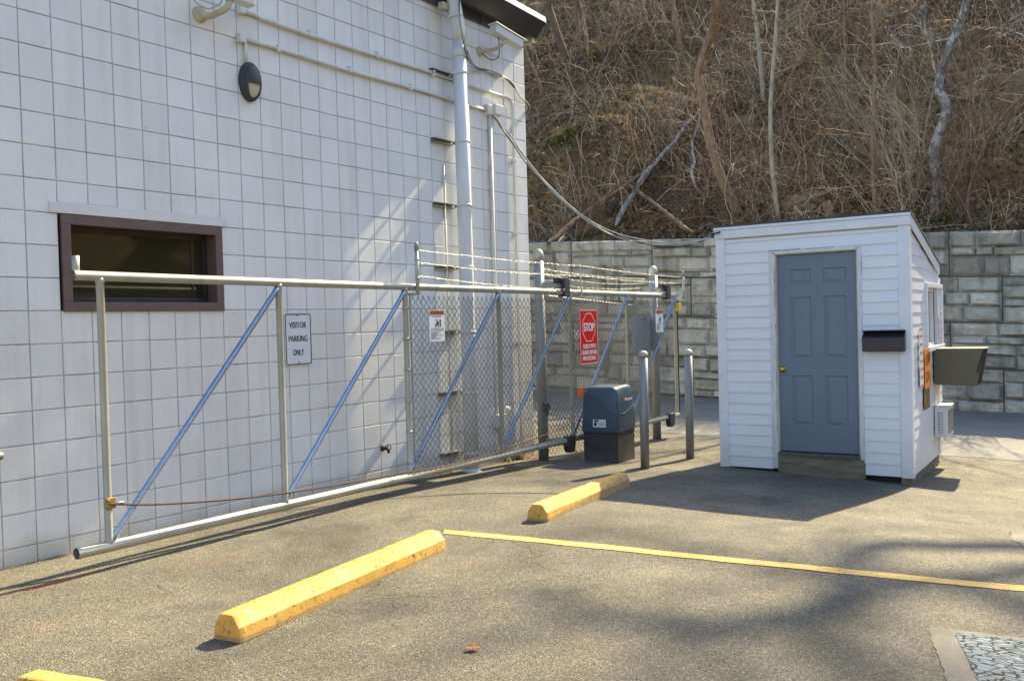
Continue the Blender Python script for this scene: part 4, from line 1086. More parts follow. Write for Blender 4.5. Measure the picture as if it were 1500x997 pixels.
m = MB(); s = ongate(115, 385)[0]; m.tube([gp(s, ZT0-.01, -.03), gp(s, ongate(115, 374)[1], -.03)], .021, 12); m.build('stub_post', M['galv'], gate)
# tension bands on the mesh end upright
for z in np.linspace(ZB0+.12, ZT0-.18, 6):
    m = MB(); m.lathe([(.026, -.011), (.0285, -.011), (.0285, .011), (.026, .011)], gp(ups[2], z), n=14); m.obox(gp(ups[2], z), gd, gn, (0, 0, 1), (.02, -.004, -.011), (.06, .004, .011)); m.build('tension_band', M['galv'], gate)
m = MB(); m.obox(gp(ups[2]+.055, 0), gd, gn, (0, 0, 1), (0, -.003, ZB0+.05), (.014, .003, ZT0-.07)); m.build('tension_bar', M['galv'], gate)
m = MB(); m.obox(gp(ups[-1]+.028, 0), gd, gn, (0, 0, 1), (0, -.025, ZB0+.02), (.03, .02, ZT0-.06)); m.build('edge_seal', M['black_metal'], gate)
m = MB(); q = ongate(989, 450)[1]; m.obox(gp(ups[-1]-.01, q, .03), gd, gn, (0, 0, 1), (-.03, -.01, -.055), (.06, .05, .055)); m.build('latch_box', M['yellow_box'], gate, bevel=.006)
def chain_mesh(P, s0, s1, z0, z1, name, mat, parent, r=.0034, diag=.073, label=None):
    hs = diag/2; n = int((s1-s0)/hs); k = int((z1-z0)/hs); V = []; F = []
    for i in range(n):
        path = []
        for j in range(k+1):
            side = (i+j) % 2
            wz = .0045*(1 if j % 2 else -1)
            path.append(P(s0+(i+side*1.06-.03)*hs+.002*mnoise.noise(Vector((i*.3, j*.5, 1))), z0+j*hs, wz*(1 if i % 2 else -1)))
        # knuckle at the top
        q = path[-1]; path.append(q+V3(0, 0, .022)+(.006*(1 if i % 2 else -1))*(path[-1]-path[-2])/hs)
        PP = np.array(path); o = len(V)
        T = np.gradient(PP, axis=0); T /= np.linalg.norm(T, axis=1)[:, None]
        nn = P(0, 0, 1)-P(0, 0, 0); W = np.cross(T, nn)
        for c in range(len(PP)):
            for cc, sn in ((1, 0), (0, 1), (-1, 0), (0, -1)): V.append(tuple(PP[c]+r*(cc*nn+sn*W[c])))
        for c in range(len(PP)-1):
            for j in range(4): F.append((o+c*4+j, o+c*4+(j+1) % 4, o+(c+1)*4+(j+1) % 4, o+(c+1)*4+j))
    org = np.array(parent['_org'])
    o = fast_mesh(name, np.array(V)-org, F, mat); o.parent = parent
    return o
chain_mesh(lambda s, z, t: gp(s, z, t+.028), ups[2]+.03, ups[-1]-.01, ZB0+.03, ZT0-.075, 'chain_link_mesh', M['wire'], gate)
def barb_strand(P0, P1, sag, parent, step=.115, name='barbed_wire', r=.0013):
    n = int(np.linalg.norm(P1-P0)/.03); d = (P1-P0)/np.linalg.norm(P1-P0); sd = np.cross(d, V3(0, 0, 1)); sd /= np.linalg.norm(sd)
    m = MB(); base_ = [P0+(P1-P0)*i/n-V3(0, 0, sag*4*(i/n)*(1-i/n))+V3(0, 0, .005*mnoise.noise(Vector((i*.2, P0[2]*9, 2)))) for i in range(n+1)]
    for ph in (0, math.pi):
        m.tube([p+.0028*(math.cos(i*1.3+ph)*sd+math.sin(i*1.3+ph)*V3(0, 0, 1)) for i, p in enumerate(base_)], r, 4, False)
    for x in np.arange(.06, np.linalg.norm(P1-P0), step):
        p = base_[min(n, int(x/.03))]
        for a in (.8, 2.4, -.7):
            v = d*.35*math.cos(a*3)+sd*math.cos(a)*.8+V3(0, 0, 1)*math.sin(a); v /= np.linalg.norm(v)
            m.tube([p-v*.014, p+v*.014], [.0013, .0013], 3, False)
        m.tube([p-d*.008, p+d*.008], .0034, 5, True)
    return m.build(name, M['barb'], parent)
arm_s = []
for i, (x, yt, yb_) in enumerate(((609, 356, 431), (850, 382, 435), (1000, 398, 437))):
    s, zt = ongate(x, yt, .04); _, z2 = ongate(x, yb_, .04); arm_s.append((s, zt, z2))
    m = MB()
    if i == 1: m.obox(gp(s, 0, .04), gd, gn, (0, 0, 1), (-.018, 0, z2), (.018, .006, zt))
    else:
        m.tube([gp(s, z2, .045), gp(s, zt-.05, .045)], .0165, 12)
    m.obox(gp(s, z2, 0), gd, gn, (0, 0, 1), (-.07, -.02, -.008), (.02, .05, .012))
    o = m.build('wire_arm', M['galv'], gate)
    if i != 1:
        c = MB(); c.lathe([(.0195, -.05), (.0195, 0), (.015, .02), (.006, .03)], gp(s, zt-.02, .045), n=12); c.build('cap', M['galv_post'], o)
        for z in (.32, .68):
            c = MB(); zz = z2+(zt-z2)*z; c.lathe([(.0175, -.01), (.0205, -.01), (.0205, .01), (.0175, .01)], gp(s, zz, .045), n=12); c.build('clamp', M['galv'], o)
a, b, c = arm_s
for k, (y0, y1, y2) in enumerate(((366, 389, 406), (384, 404, 415), (403, 424, 428))):
    za, zb_, zc = ongate(609, y0, .045)[1], ongate(850, y1, .045)[1], ongate(1000, y2, .045)[1]
    barb_strand(gp(a[0], za, .047), gp(b[0], zb_, .047), .012+.008*k, gate)
    barb_strand(gp(b[0], zb_, .047), gp(c[0], zc, .047), .012, gate)
# drive chain strung along the gate
pth = [ongate(x, y, .045) for x, y in ((160, 738), (225, 738.5), (290, 735), (350, 730), (413, 722.5), (500, 709), (600, 691), (660, 682), (720, 665), (760, 650), (810, 632), (848, 613))]
P = smooth_path([gp(s, z, .045) for s, z in pth], 60)
ch = MB(); ch.tube(P, [.0075 if i % 2 else .0048 for i in range(len(P))], 6)
tag(ch.build('drive_chain', M['rust'], loc=tuple(P[0])), 'rusty drive chain stretched along the gate to the operator', 'chain')
cl = thing('chain_clamp', 'brass coloured clamp holding the chain to the end upright of the gate', 'clamp', tuple(gp(ups[0], pth[0][1])))
m = MB(); m.obox(gp(ups[0], pth[0][1], 0), gd, gn, (0, 0, 1), (-.032, .012, -.034), (.034, .034, .034)); m.build('body', M['brass_clamp'], cl, bevel=.005)
m = MB(); m.tube([gp(ups[0]+.01, pth[0][1]-.005, .03), gp(ups[0]+.075, pth[0][1]-.004, .045)], .008, 8)
for zz in (-.02, .02): m.lathe([(.008, 0), (.008, .012)], gp(ups[0]-.02, pth[0][1]+zz, .034), gn, 6)
m.build('bolt', M['unistrut'], cl)

# signs wired to the gate
def gate_face(x0, y0, x1, y1, t):     # top-left and bottom-right pixels
    sa, za = ongate(x0, y0, t); sb, zb_ = ongate(x1, y1, t)
    return Face(gp(sa, zb_, t), gd, (0, 0, 1), sb-sa, za-zb_)
f = gate_face(848.5, 453.5, 876.5, 531.5, .045)
r = thing('stop_sign', 'red sign reading STOP CHECK WITH GUARD BEFORE PROCEEDING on the gate mesh', 'sign', tuple(f.O))
m = MB(); f.plate(m, .02, .004); m.build('plate', M['red'], r)
m = MB(); fi = Face(f.p(.0, .0)+f.U*.004+f.W*.004, f.U, f.W, f.w-.008, f.h-.008); fi.ring(m, fi.rounded(.018), .007)
oc = [(.355, .415), (.655, .415), (.86, .57), (.86, .775), (.655, .935), (.355, .935), (.15, .775), (.15, .57)]
f.ring(m, oc, .007)
f.text(m, 'STOP', .215, .795, .60, .755, bold=.012)
for t, u, v in (('CHECK WITH', (.15, .86), (.285, .365)), ('GUARD BEFORE', (.085, .925), (.175, .255)), ('PROCEEDING', (.14, .86), (.065, .145))): f.text(m, t, *u, *v, bold=.006)
m.build('lettering', M['white'], r)
def warning(x0, y0, x1, y1, t, label):
    f = gate_face(x0, y0, x1, y1, t)
    r = thing('warning_sign', label, 'sign', tuple(f.O), 'gate warning signs')
    m = MB(); f.plate(m, .008, .004); m.build('plate', M['white'], r)
    h = MB(); f.rect(h, .02, .98, .85, .985, .0015); h.build('header', M['orange_hdr'], r)
    m = MB(); f.text(m, 'WARNING', .12, .88, .875, .955, .003)
    # pictogram: figure caught against a gate edge
    f.rect(m, .66, .74, .46, .70); f.rect(m, .47, .60, .52, .62)
    f.ring(m, [(.50+.055*math.cos(a), .655+.03*math.sin(a)) for a in np.linspace(0, 2*math.pi, 9)[:-1]], .006)
    for u0, v0, u1, v1 in ((.46, .60, .38, .50), (.48, .53, .40, .45), (.56, .53, .60, .45), (.46, .66, .40, .70), (.58, .6, .66, .64)):
        m.add([f.p(u0-.025, v0, .002), f.p(u0+.025, v0, .002), f.p(u1+.025, v1, .002), f.p(u1-.025, v1, .002)], [(0, 1, 2, 3)])
    for v, a, b in ((.78, .22, .78), (.385, .08, .94), (.335, .08, .9), (.27, .08, .62), (.225, .08, .5), (.18, .08, .92), (.13, .08, .4), (.08, .08, .7)):
        u = a
        while u < b-.02: w = random.uniform(.06, .16); f.rect(m, u, min(b, u+w), v, v+.022); u += w+.025
    m.build('lettering', M['black'], r)
warning(628.5, 454, 652, 499.5, .05, 'white warning sign with orange header on the gate mesh near the downpipe')
warning(960.5, 454, 971.5, 486, .05, 'white warning sign with orange header near the right end of the gate')

# ------------------------------------------------------------------ gate posts, rear fence, rollers
def post(px, ytop, r, label, top_extra=0):
    b = onG(*px); b = V3(b[0]+.03, b[1]+.05, b[2]); zt = onX(px[0]-3, ytop, b[0])[2]
    t = thing('gate_post', label, 'post', tuple(b), 'gate posts')
    MB().tube([b-V3(0, 0, .1), (b[0], b[1], zt-.06)], r, 18).build('shaft', M['galv_post'], t)
    MB().lathe([(r+.004, -.07), (r+.005, -.01), (r*.95, .02), (r*.7, .045), (r*.3, .058), (.002, .062)], (b[0], b[1], zt-.06), n=18).build('cap', M['galv'], t)
    return t, b, zt
p1, P1, Z1 = post((800, 675), 364, .057, 'tall round galvanised gate post with a domed cap nearer the building')
p2, P2, Z2 = post((966, 643), 389, .057, 'round galvanised gate post with a domed cap near the far end of the gate')
pt = MB(); q = onX(795, 596, P1[0]-.06); pt.box((q[0]-.03, P1[1]-.085, q[2]-.05), (q[0]+.045, P1[1]-.055, q[2]+.05)); pt.lathe([(.04, 0), (.04, .03), (.02, .04)], (q[0]-.0, P1[1]-.085, q[2]+.01), (0, -1, 0), 14); pt.tube([(q[0]+.03, P1[1]-.08, q[2]-.03), (q[0]+.035, P1[1]-.08, q[2]-.10)], .016, 8)
pt.build('lock', M['black_metal'], p1, bevel=.004)
ROLL = 'gate rollers on the posts'
def rollers(x, P, label_t, label_b):
    s = (P-GA)@gd; dist = abs((P-gp(s, 0))@gn)
    t = thing('gate_roller', label_t, 'roller', tuple(gp(s, ZT0)), ROLL)
    m = MB(); so = .14
    m.obox(gp(s, ZT0, 0), gd, gn, (0, 0, 1), (-.03, -dist+.045, .045), (so+.02, .01, .095)); m.obox(gp(s, ZT0, 0), gd, gn, (0, 0, 1), (-.02, -dist+.045, .02), (.05, -.045, .12)); m.build('bracket', M['galv_post'], t, bevel=.004)
    c = MB(); pr = []
    for a in np.linspace(0, math.pi, 13): pr.append((math.cos(a)*.058, .10+.062*math.sin(a)))
    pr = [(.058, -.05)]+pr+[(-.058, -.05)]
    c.prism([gp(s+so+u, ZT0+z, -.03) for u, z in pr], (0, 0, 0), gn*.085); c.build('cover', M['roller'], t, bevel=.006)
    k = MB()
    for j in range(6): k.obox(gp(s-.01+.025*j, ZT0, -.035), gd, gn, (0, 0, 1), (0, 0, .098), (.012, .06, .155-.004*j))
    k.build('spring', M['black_metal'], t)
    t = thing('gate_roller', label_b, 'roller', tuple(gp(s, ZB0)), ROLL)
    c = MB(); pr = [(.075, .05), (-.075, .05)]+[(-.075+.0, -.06)]+[(-.06, -.115), (-.03, -.135), (.03, -.135), (.06, -.115), (.075, -.06)]
    c.prism([gp(s+.16+u*1.0, ZB0+z, -.02) for u, z in pr], (0, 0, 0), gn*.075); c.build('cover', M['roller'], t, bevel=.006)
    m = MB(); m.obox(gp(s, ZB0, 0), gd, gn, (0, 0, 1), (-.02, -dist+.045, -.045), (.20, -.022, .02)); m.build('bracket', M['galv_post'], t, bevel=.004)
rollers(0, P1, 'dark gate roller cover on the top rail beside the tall post', 'dark gate roller cover under the bottom rail beside the operator')
rollers(0, P2, 'dark gate roller cover on the top rail at the far post', 'dark gate roller cover under the bottom rail at the far post')
fence = thing('chain_link_fence', 'fixed chain link fence between the two gate posts behind the gate', 'fence', tuple(P1))
fd = (P2-P1); FL = np.hypot(fd[0], fd[1]); fdd = V3(fd[0], fd[1], 0)/FL; fn = V3(fdd[1], -fdd[0], 0)
ztop1, ztop2 = onY(804, 433, P1[1])[2], onY(925, 449.5, P1[1])[2]
sB = onY(925, 449.5, P1[1])[0]-P1[0]
def fpz(s, z, t=0): return V3(P1[0], P1[1], 0)+fdd*s+fn*t+V3(0, 0, z+(P2[2]-P1[2])*s/FL)
ft = ztop1; drop = (ztop2-ztop1)/sB-(P2[2]-P1[2])/FL
chain_mesh(lambda s, z, t: fpz(s, z+drop*.5*s*(z/1.6), t), .08, FL-.06, P1[2]+.06, ft, 'chain_link_mesh', M['wire'], fence)
MB().tube([fpz(s, ft+drop*s*.9+.01) for s in np.linspace(.05, FL-.05, 12)], .006, 6).build('top_wire', M['barb'], fence)
MB().obox(fpz(.075, 0), fdd, fn, (0, 0, 1), (0, -.004, P1[2]+.05), (.016, .004, ft+.02)).build('tension_bar', M['galv'], fence)
for y0, y1, sg in ((392, 412, .03), (399, 418, .06), (412, 424, .05)):
    barb_strand(V3(P1[0]+.05, P1[1], onX(803, y0, P1[0])[2]), V3(P2[0]-.05, P2[1], onX(959, y1-4, P2[0])[2]), sg, fence)
bf = Face(V3(0, 0, 0), (1, 0, 0), (0, 0, 1), 1, 1)
c0 = onP(926, 516, fpz(0, 0, -.03), fn); c1 = onP(957.5, 462.5, fpz(0, 0, -.03), fn)
bs = thing('blank_panel', 'plain pale blue panel seen through the gate mesh near the far post', 'panel', tuple(c0))
f = Face(c0, fdd, (0, 0, 1), (c1-c0)@fdd, c1[2]-c0[2]); m = MB(); f.plate(m, .01, .004); m.build('plate', M['blank'], bs)
for v in (.93, .05):
    m = MB(); m.obox(f.p(.55, v, .002), f.U, f.W, f.N, (-.025, -.018, 0), (.025, .018, .03)); m.build('bolt', M['galv_post'], bs, bevel=.004)

# ------------------------------------------------------------------ gate operator
def operator():
    a, c, b = onG(853, 676), onG(907, 679), onG(932, 671)
    ex = V3(*(b-c)[:2], 0); ex /= np.linalg.norm(ex); ey = V3(-ex[1], ex[0], 0)
    wy = float((onP(853, 660, c, ex)-c)@ey); wx = float((onP(932, 655, c, ey)-c)@ex)
    z0 = min(a[2], c[2], b[2])-.02
    o = V3(c[0], c[1], 0); r = thing('gate_operator', 'sliding gate operator with blue cover on a black base', 'gate operator', (c[0], c[1], z0))
    zt = onP(907, 635, c, ex)[2]; ztop = onP(903, 568, c, ex)[2]
    m = MB(); m.obox(o, ex, ey, (0, 0, 1), (.012, .012, z0), (wx-.012, wy-.012, zt)); m.build('base', M['op_black'], r, bevel=.008)
    m = MB(); m.obox(o, ex, ey, (0, 0, 1), (.008, .02, z0+.02), (.0115, .026, zt-.01)); m.build('access_panel', M['black_metal'], r)
    # moulded cover: rounded box tapering to the top, with a scooped shoulder
    rings = []
    H = ztop-zt
    for (f, ins, rr) in ((0, .0, .02), (.03, -.004, .025), (.55, .004, .035), (.80, .012, .04), (.92, .022, .05), (.975, .036, .05), (1.0, .06, .05)):
        x0, x1, y0, y1 = ins, wx-ins, ins, wy-ins; ring = []
        for cx, cy, a0 in ((x1-rr, y0+rr, -90), (x1-rr, y1-rr, 0), (x0+rr, y1-rr, 90), (x0+rr, y0+rr, 180)):
            for k in range(5):
                t = math.radians(a0+22.5*k); ring.append(o+ex*(cx+rr*math.cos(t))+ey*(cy+rr*math.sin(t))+V3(0, 0, zt+.004+H*f))
        ring.append(ring[0]); rings.append(ring)
    m = MB(); m.grid(rings); n = len(rings[-1])-1
    m.add(rings[-1][:-1], [tuple(range(n))]); m.build('cover', M['op_blue'], r)
    # raised diagonal swoosh on the two visible faces
    m = MB()
    pl = [(1-.14, .93), (1-.42, .70), (1-.75, .48), (1-1.0, .40)]
    m.tube([o-ex*.002+ey*wy*u+V3(0, 0, zt+H*v) for u, v in pl], .004, 6)
    m.tube([o-ey*.002+ex*wx*u+V3(0, 0, zt+H*v) for u, v in ((.02, .40), (.4, .42), (.95, .55))], .0025, 6)
    m.build('moulding', M['op_blue'], r)
    f = Face(o-ex*.006+ey*wy*.68+V3(0, 0, zt+H*.13), -ey, (0, 0, 1), wy*.35, H*.17)
    m = MB(); f.plate(m, .003, .002); st = m.build('sticker', M['white'], r)
    m = MB(); f.rect(m, .08, .3, .15, .65); f.rect(m, .1, .45, .72, .95); 
    for v in (.2, .4, .6): f.rect(m, .4, .92, v, v+.06)
    m.build('print', M['black'], st)
    f = Face(o-ey*.006+ex*wx*.28+V3(0, 0, zt+H*.66), ex, (0, 0, 1), wx*.55, H*.13)
    m = MB(); f.rect(m, .0, .16, .2, 1.0); m.m = 1; f.rect(m, .2, .3, .25, .75)
    for u in (.34, .46, .58, .70, .82): f.rect(m, u, u+.08, .2, .55)
    m.build('badge', [M['red_ink'], M['white']], r)
    m = MB(); q = o-ex*.006+ey*wy*.2+V3(0, 0, zt+H*.86); m.lathe([(.006, 0), (.006, .004)], q, -ex, 8); m.build('lock', M['black_metal'], r)
    g = onP(849, 574, o+ey*(wy+.06), ey)
    t = thing('orange_tag', 'small orange tag hanging on the mesh beside the gate operator', 'tag', tuple(g))
    m = MB(); pts = [ongate(x, y, .04) for x, y in ((845.5, 582), (851, 581), (853, 571), (852, 566), (847.5, 567), (846, 573))]
    m.prism([gp(s, z, .04) for s, z in pts], (0, 0, 0), gn*.012); m.build('plate', M['orange_tag'], t)
operator()

# ------------------------------------------------------------------ bollards
BG = 'steel pipe bollards by the gate operator'
for (px, top, lab) in (((945, 686), (942, 513), 'grey steel pipe bollard standing in front of the gate operator'), ((1011, 671), (1008, 511), 'grey steel pipe bollard standing near the shed')):
    b = onG(*px); t = onX(*top, b[0]); r = .0465
    root = thing('bollard', lab, 'bollard', tuple(b), BG)
    MB().tube([b-V3(0, 0, .06), t-V3(0, 0, .05)], r, 22).build('pipe', M['galv_post'], root)
    MB().lathe([(r+.003, -.055), (r+.004, -.02), (r+.001, -.012), (r*.85, .004), (r*.5, .016), (.002, .02)], t-V3(0, 0, .022), n=22).build('cap', M['galv'], root)

# ------------------------------------------------------------------ wheel stops
WS = 'yellow concrete wheel stops'
def wheel_stop(a, b, label, w=.165, h=.125, wt=.088, crack=None):
    a, b = np.array(a, float), np.array(b, float); d = b-a; L = np.linalg.norm(d[:2]); d = d/L; sd = V3(-d[1], d[0], 0)
    sd /= np.linalg.norm(sd); root_loc = (a+b)/2
    half = [(w/2, 0), (w/2-.002, h*.28), (w/2-.005, h*.55), (w/2-.009, h*.585), (wt/2-.002, h*.97), (wt/2-.010, h)]
    prof = half+[(0, h*1.005)]+[(-y, z) for y, z in half[::-1]]; NP = len(prof)
    mb = MB(); n = 110; rows = []
    for i in range(n+1):
        t = i/n; row = []
        k = .95 if i in (0, n) else (.86 if i == crack else 1)
        for j, (y, z) in enumerate(prof+prof[:1]):
            P = np.array(a)+d*L*t+sd*y*k+V3(0, 0, z*(.965 if i in (0, n) else (.86 if i == crack else 1)))
            nz = mnoise.noise(Vector((P[0]*14, P[1]*14, P[2]*14)))*.0016+mnoise.noise(Vector((P[0]*45, P[1]*45, P[2]*45)))*.0010-.014*max(0, mnoise.noise(Vector((P[0]*8, P[1]*8, P[2]*30)))-.35)
            if z > 0: P = P+V3(0, 0, nz)+sd*nz*(1 if y > 0 else -1)
            row.append(tuple(P))
        rows.append(row)
    mb.grid(rows, True)
    mb.add([r for r in rows[0][:-1]], [tuple(range(NP))[::-1]]); mb.add([r for r in rows[-1][:-1]], [tuple(range(NP))])
    o = mb.build('wheel_stop', M['yellow'], loc=tuple(a), bevel=0)
    o.data.set_sharp_from_angle(angle=math.radians(20))
    tag(o, label, 'wheel stop', WS); return o
g1a, g1b, g1c, g1d = onG(310, 935), onG(352, 942), onG(653, 806), onG(640, 798)
near = (onG(311, 933)+onG(353, 942))/2; fdir = onG(653, 806)-onG(353, 942); fdir /= np.linalg.norm(fdir); sdn = V3(-fdir[1], fdir[0], 0)
w1 = .165
A = onG(353, 942)+sdn*w1/2; Bp = onG(653.5, 806)+sdn*w1/2
wheel_stop(A, Bp, 'long yellow wheel stop in the foreground at the end of the painted line')
A2 = onG(803, 764.5); B2 = onG(924, 712); d2 = B2-A2; d2 /= np.linalg.norm(d2); s2 = V3(-d2[1], d2[0], 0)
wheel_stop(A2+s2*w1/2, B2+s2*w1/2, 'far yellow wheel stop with one end in the shadow of the shed', crack=97)
q1, q2 = onZ(60, 979.5, .123), onZ(173, 997.5, .123); f3 = (q2-q1)/np.linalg.norm(q2-q1); s3 = V3(f3[1], -f3[0], 0)
if s3[1] > 0: s3 = -s3
st3 = q1-s3*-.045*1.0-f3*.02; st3[2] = 0
wheel_stop(st3, st3+f3*1.83, 'yellow wheel stop cut off by the bottom left edge')

# ------------------------------------------------------------------ guard shed
SZ = -.185
SL, SR = onZ(1058, 681, SZ), onZ(1336, 699, SZ)
ey = (SL-SR); SW = np.linalg.norm(ey); ey = ey/SW; ex = V3(ey[1], -ey[0], 0); ez = V3(0, 0, 1)
SD = float((onZ(1381, 664, SZ)-SR)@ex)
def sp_(v, u, z): return SR+ex*v+ey*u+V3(0, 0, z-SZ)         # v depth, u from the right corner leftwards
def F_(x, y, off=0): P = onP(x, y, SR+ex*off, ex); return float((P-SR)@ey), P[2]
def S_(x, y, off=0): P = onP(x, y, SR+ey*off, ey); return float((P-SR)@ex), P[2]
shed = thing('guard_shed', 'small white sided guard shed with a slate blue door', 'shed', tuple(SR))
ztl, ztr = F_(1056, 352)[1], F_(1336, 327)[1]; ZF = (ztl+ztr)/2          # underside of the fascia
ztf = (F_(1052, 332)[1]+F_(1347, 309)[1])/2                               # roof edge
zbk = S_(1381, 402)[1]                                                    # underside of fascia at the back
SLP = (zbk-ZF)/SD
du0, dz1 = F_(1253.5, 368.5); du1, _ = F_(1137, 372); _, dz0 = F_(1257, 666); dz0 = (F_(1140, 659)[1]+dz0)/2; dz1 = (F_(1137, 373)[1]+dz1)/2
DU0, DU1 = du0, du1
# walls behind the siding
m = MB()
def wallp(v0, v1, u0, u1, z0, z1f, z1b): m.hexa([sp_(v0, u0, z0), sp_(v1, u0, z0), sp_(v1, u1, z0), sp_(v0, u1, z0)], [sp_(v0, u0, z1f), sp_(v1, u0, z1b), sp_(v1, u1, z1b), sp_(v0, u1, z1f)])
th = .08; ZI = lambda v: ZF+.05+SLP*v
wallp(.016, th, .016, DU0-.03, SZ, ZI(.016), ZI(th)); wallp(.016, th, DU1+.03, SW-.016, SZ, ZI(.016), ZI(th)); wallp(.016, th, DU0-.03, DU1+.03, dz1+.02, ZI(.016), ZI(th))
wallp(SD-th, SD-.016, .016, SW-.016, SZ, ZI(SD-th), ZI(SD-.016)); wallp(th, SD-th, SW-th, SW-.016, SZ, ZI(th), ZI(SD-th))
wv0, wz0 = S_(1356.5, 507); wv1, wz1 = S_(1376, 423); wz0 = S_(1366, 506)[1]; wz1 = S_(1366, 422)[1]
wallp(th, wv0, .016, th, SZ, ZI(th), ZI(wv0)); wallp(wv1, SD-th, .016, th, SZ, ZI(wv1), ZI(SD-th))
m.hexa([sp_(wv0, .016, SZ), sp_(wv1, .016, SZ), sp_(wv1, th, SZ), sp_(wv0, th, SZ)], [sp_(wv0, .016, wz0), sp_(wv1, .016, wz0), sp_(wv1, th, wz0), sp_(wv0, th, wz0)])
m.hexa([sp_(wv0, .016, wz1), sp_(wv1, .016, wz1), sp_(wv1, th, wz1), sp_(wv0, th, wz1)], [sp_(wv0, .016, ZI(wv0)), sp_(wv1, .016, ZI(wv1)), sp_(wv1, th, ZI(wv1)), sp_(wv0, th, ZI(wv0))])
m.build('wall', M['caulk'], shed)
EXPO = .1135
def siding(segments, axis, name):
    # each course leans out at its lower edge, as lap siding does
    mb = MB(); nrows = int((ZF+.1-SZ)/EXPO)+2
    for k in range(nrows):
        z0 = SZ+k*EXPO; z1 = z0+EXPO
        for (a, b, zlo, zhi) in segments:
            n = 9
            for i in range(n):
                p0, p1 = a+(b-a)*i/n, a+(b-a)*(i+1)/n
                h0 = zhi(p0) if callable(zhi) else zhi; h1 = zhi(p1) if callable(zhi) else zhi
                zz0 = max(z0, zlo)
                if zz0 >= max(h0, h1)-.004: continue
                e0, e1 = min(z1, h0), min(z1, h1)
                if e0 <= zz0 or e1 <= zz0:
                    e0, e1 = max(e0, zz0+.0005), max(e1, zz0+.0005)
                w = lambda p: .0007*mnoise.noise(Vector((p*1.3, k*3.1, 4+axis)))
                def pt(p, z, o):
                    o = o+w(p); return sp_(-o, p, z) if axis == 0 else sp_(p, -o, z)
                def off(z): t = (z-z0)/EXPO; return (.013-.012*t)*(1 if axis == 0 else .5)
                zs = [(zz0, zz0), (z0+.12*EXPO, z0+.12*EXPO), (e0, e1)]
                zs = [(x, y) for x, y in zs if x >= zz0 and y >= zz0 and x <= e0+1e-6 and y <= e1+1e-6]
                if len(zs) < 2: zs = [(zz0, zz0), (e0, e1)]
                for (a0, a1), (b0, b1) in zip(zs, zs[1:]):
                    q = [pt(p0, a0, off(a0)), pt(p1, a1, off(a1)), pt(p1, b1, off(b1)), pt(p0, b0, off(b0))]
                    mb.add(q if axis == 1 else q[::-1], [(0, 1, 2, 3)])
                q = [pt(p0, zz0, off(zz0)), pt(p1, zz0, off(zz0)), pt(p1, zz0+.001, -.012), pt(p0, zz0+.001, -.012)]
                mb.add(q, [(0, 1, 2, 3)])
    return mb.build(name, M['siding'], shed)
tu0, tu1 = F_(1264.5, 500)[0], F_(1129.5, 500)[0]; tz = F_(1190, 364)[1]
CW = .088
siding([(CW, tu0, SZ, ZF), (tu1, SW-CW+.01, SZ, ZF), (tu0, tu1, tz, ZF)], 0, 'front_siding')
siding([(CW*.8, wv0-.05, SZ, lambda v: ZF+SLP*v), (wv1+.05, SD-.05, SZ, lambda v: ZF+SLP*v), (wv0-.05, wv1+.05, SZ, wz0-.05), (wv0-.05, wv1+.05, wz1+.05, lambda v: ZF+SLP*v)], 1, 'side_siding')
mb = MB(); mb.hexa([sp_(SD, .0, SZ), sp_(SD, SW, SZ), sp_(SD+.012, SW, SZ), sp_(SD+.012, 0, SZ)], [sp_(SD, 0, zbk), sp_(SD, SW, zbk), sp_(SD+.012, SW, zbk), sp_(SD+.012, 0, zbk)])
mb.hexa([sp_(0, SW, SZ), sp_(SD, SW, SZ), sp_(SD, SW+.012, SZ), sp_(0, SW+.012, SZ)], [sp_(0, SW, ZF), sp_(SD, SW, zbk), sp_(SD, SW+.012, zbk), sp_(0, SW+.012, ZF)]); mb.build('rear_siding', M['siding'], shed)
for (a, b, nm) in (((-.022, -.022), (.03, CW), 'r'), ((-.022, SW-CW), (.03, SW+.014), 'l')):
    mb = MB(); z1 = ZF-.001
    mb.hexa([sp_(a[0], a[1], SZ-.01), sp_(b[0], a[1], SZ-.01), sp_(b[0], b[1], SZ-.01), sp_(a[0], b[1], SZ-.01)], [sp_(a[0], a[1], z1), sp_(b[0], a[1], z1), sp_(b[0], b[1], z1), sp_(a[0], b[1], z1)])
    if nm == 'r': mb.hexa([sp_(.03, -.022, SZ-.01), sp_(CW*.8, -.022, SZ-.01), sp_(CW*.8, .0, SZ-.01), sp_(.03, 0, SZ-.01)], [sp_(.03, -.022, z1), sp_(CW*.8, -.022, z1+SLP*CW*.8), sp_(CW*.8, 0, z1+SLP*CW*.8), sp_(.03, 0, z1)])
    mb.build('corner_trim', M['trim'], shed, bevel=.004)
mb = MB(); z1 = ZF+SLP*SD-.004
mb.hexa([sp_(SD-.05, -.02, SZ), sp_(SD+.02, -.02, SZ), sp_(SD+.02, .03, SZ), sp_(SD-.05, .03, SZ)], [sp_(SD-.05, -.02, z1), sp_(SD+.02, -.02, z1), sp_(SD+.02, .03, z1), sp_(SD-.05, .03, z1)]); mb.build('corner_trim', M['trim'], shed, bevel=.004)
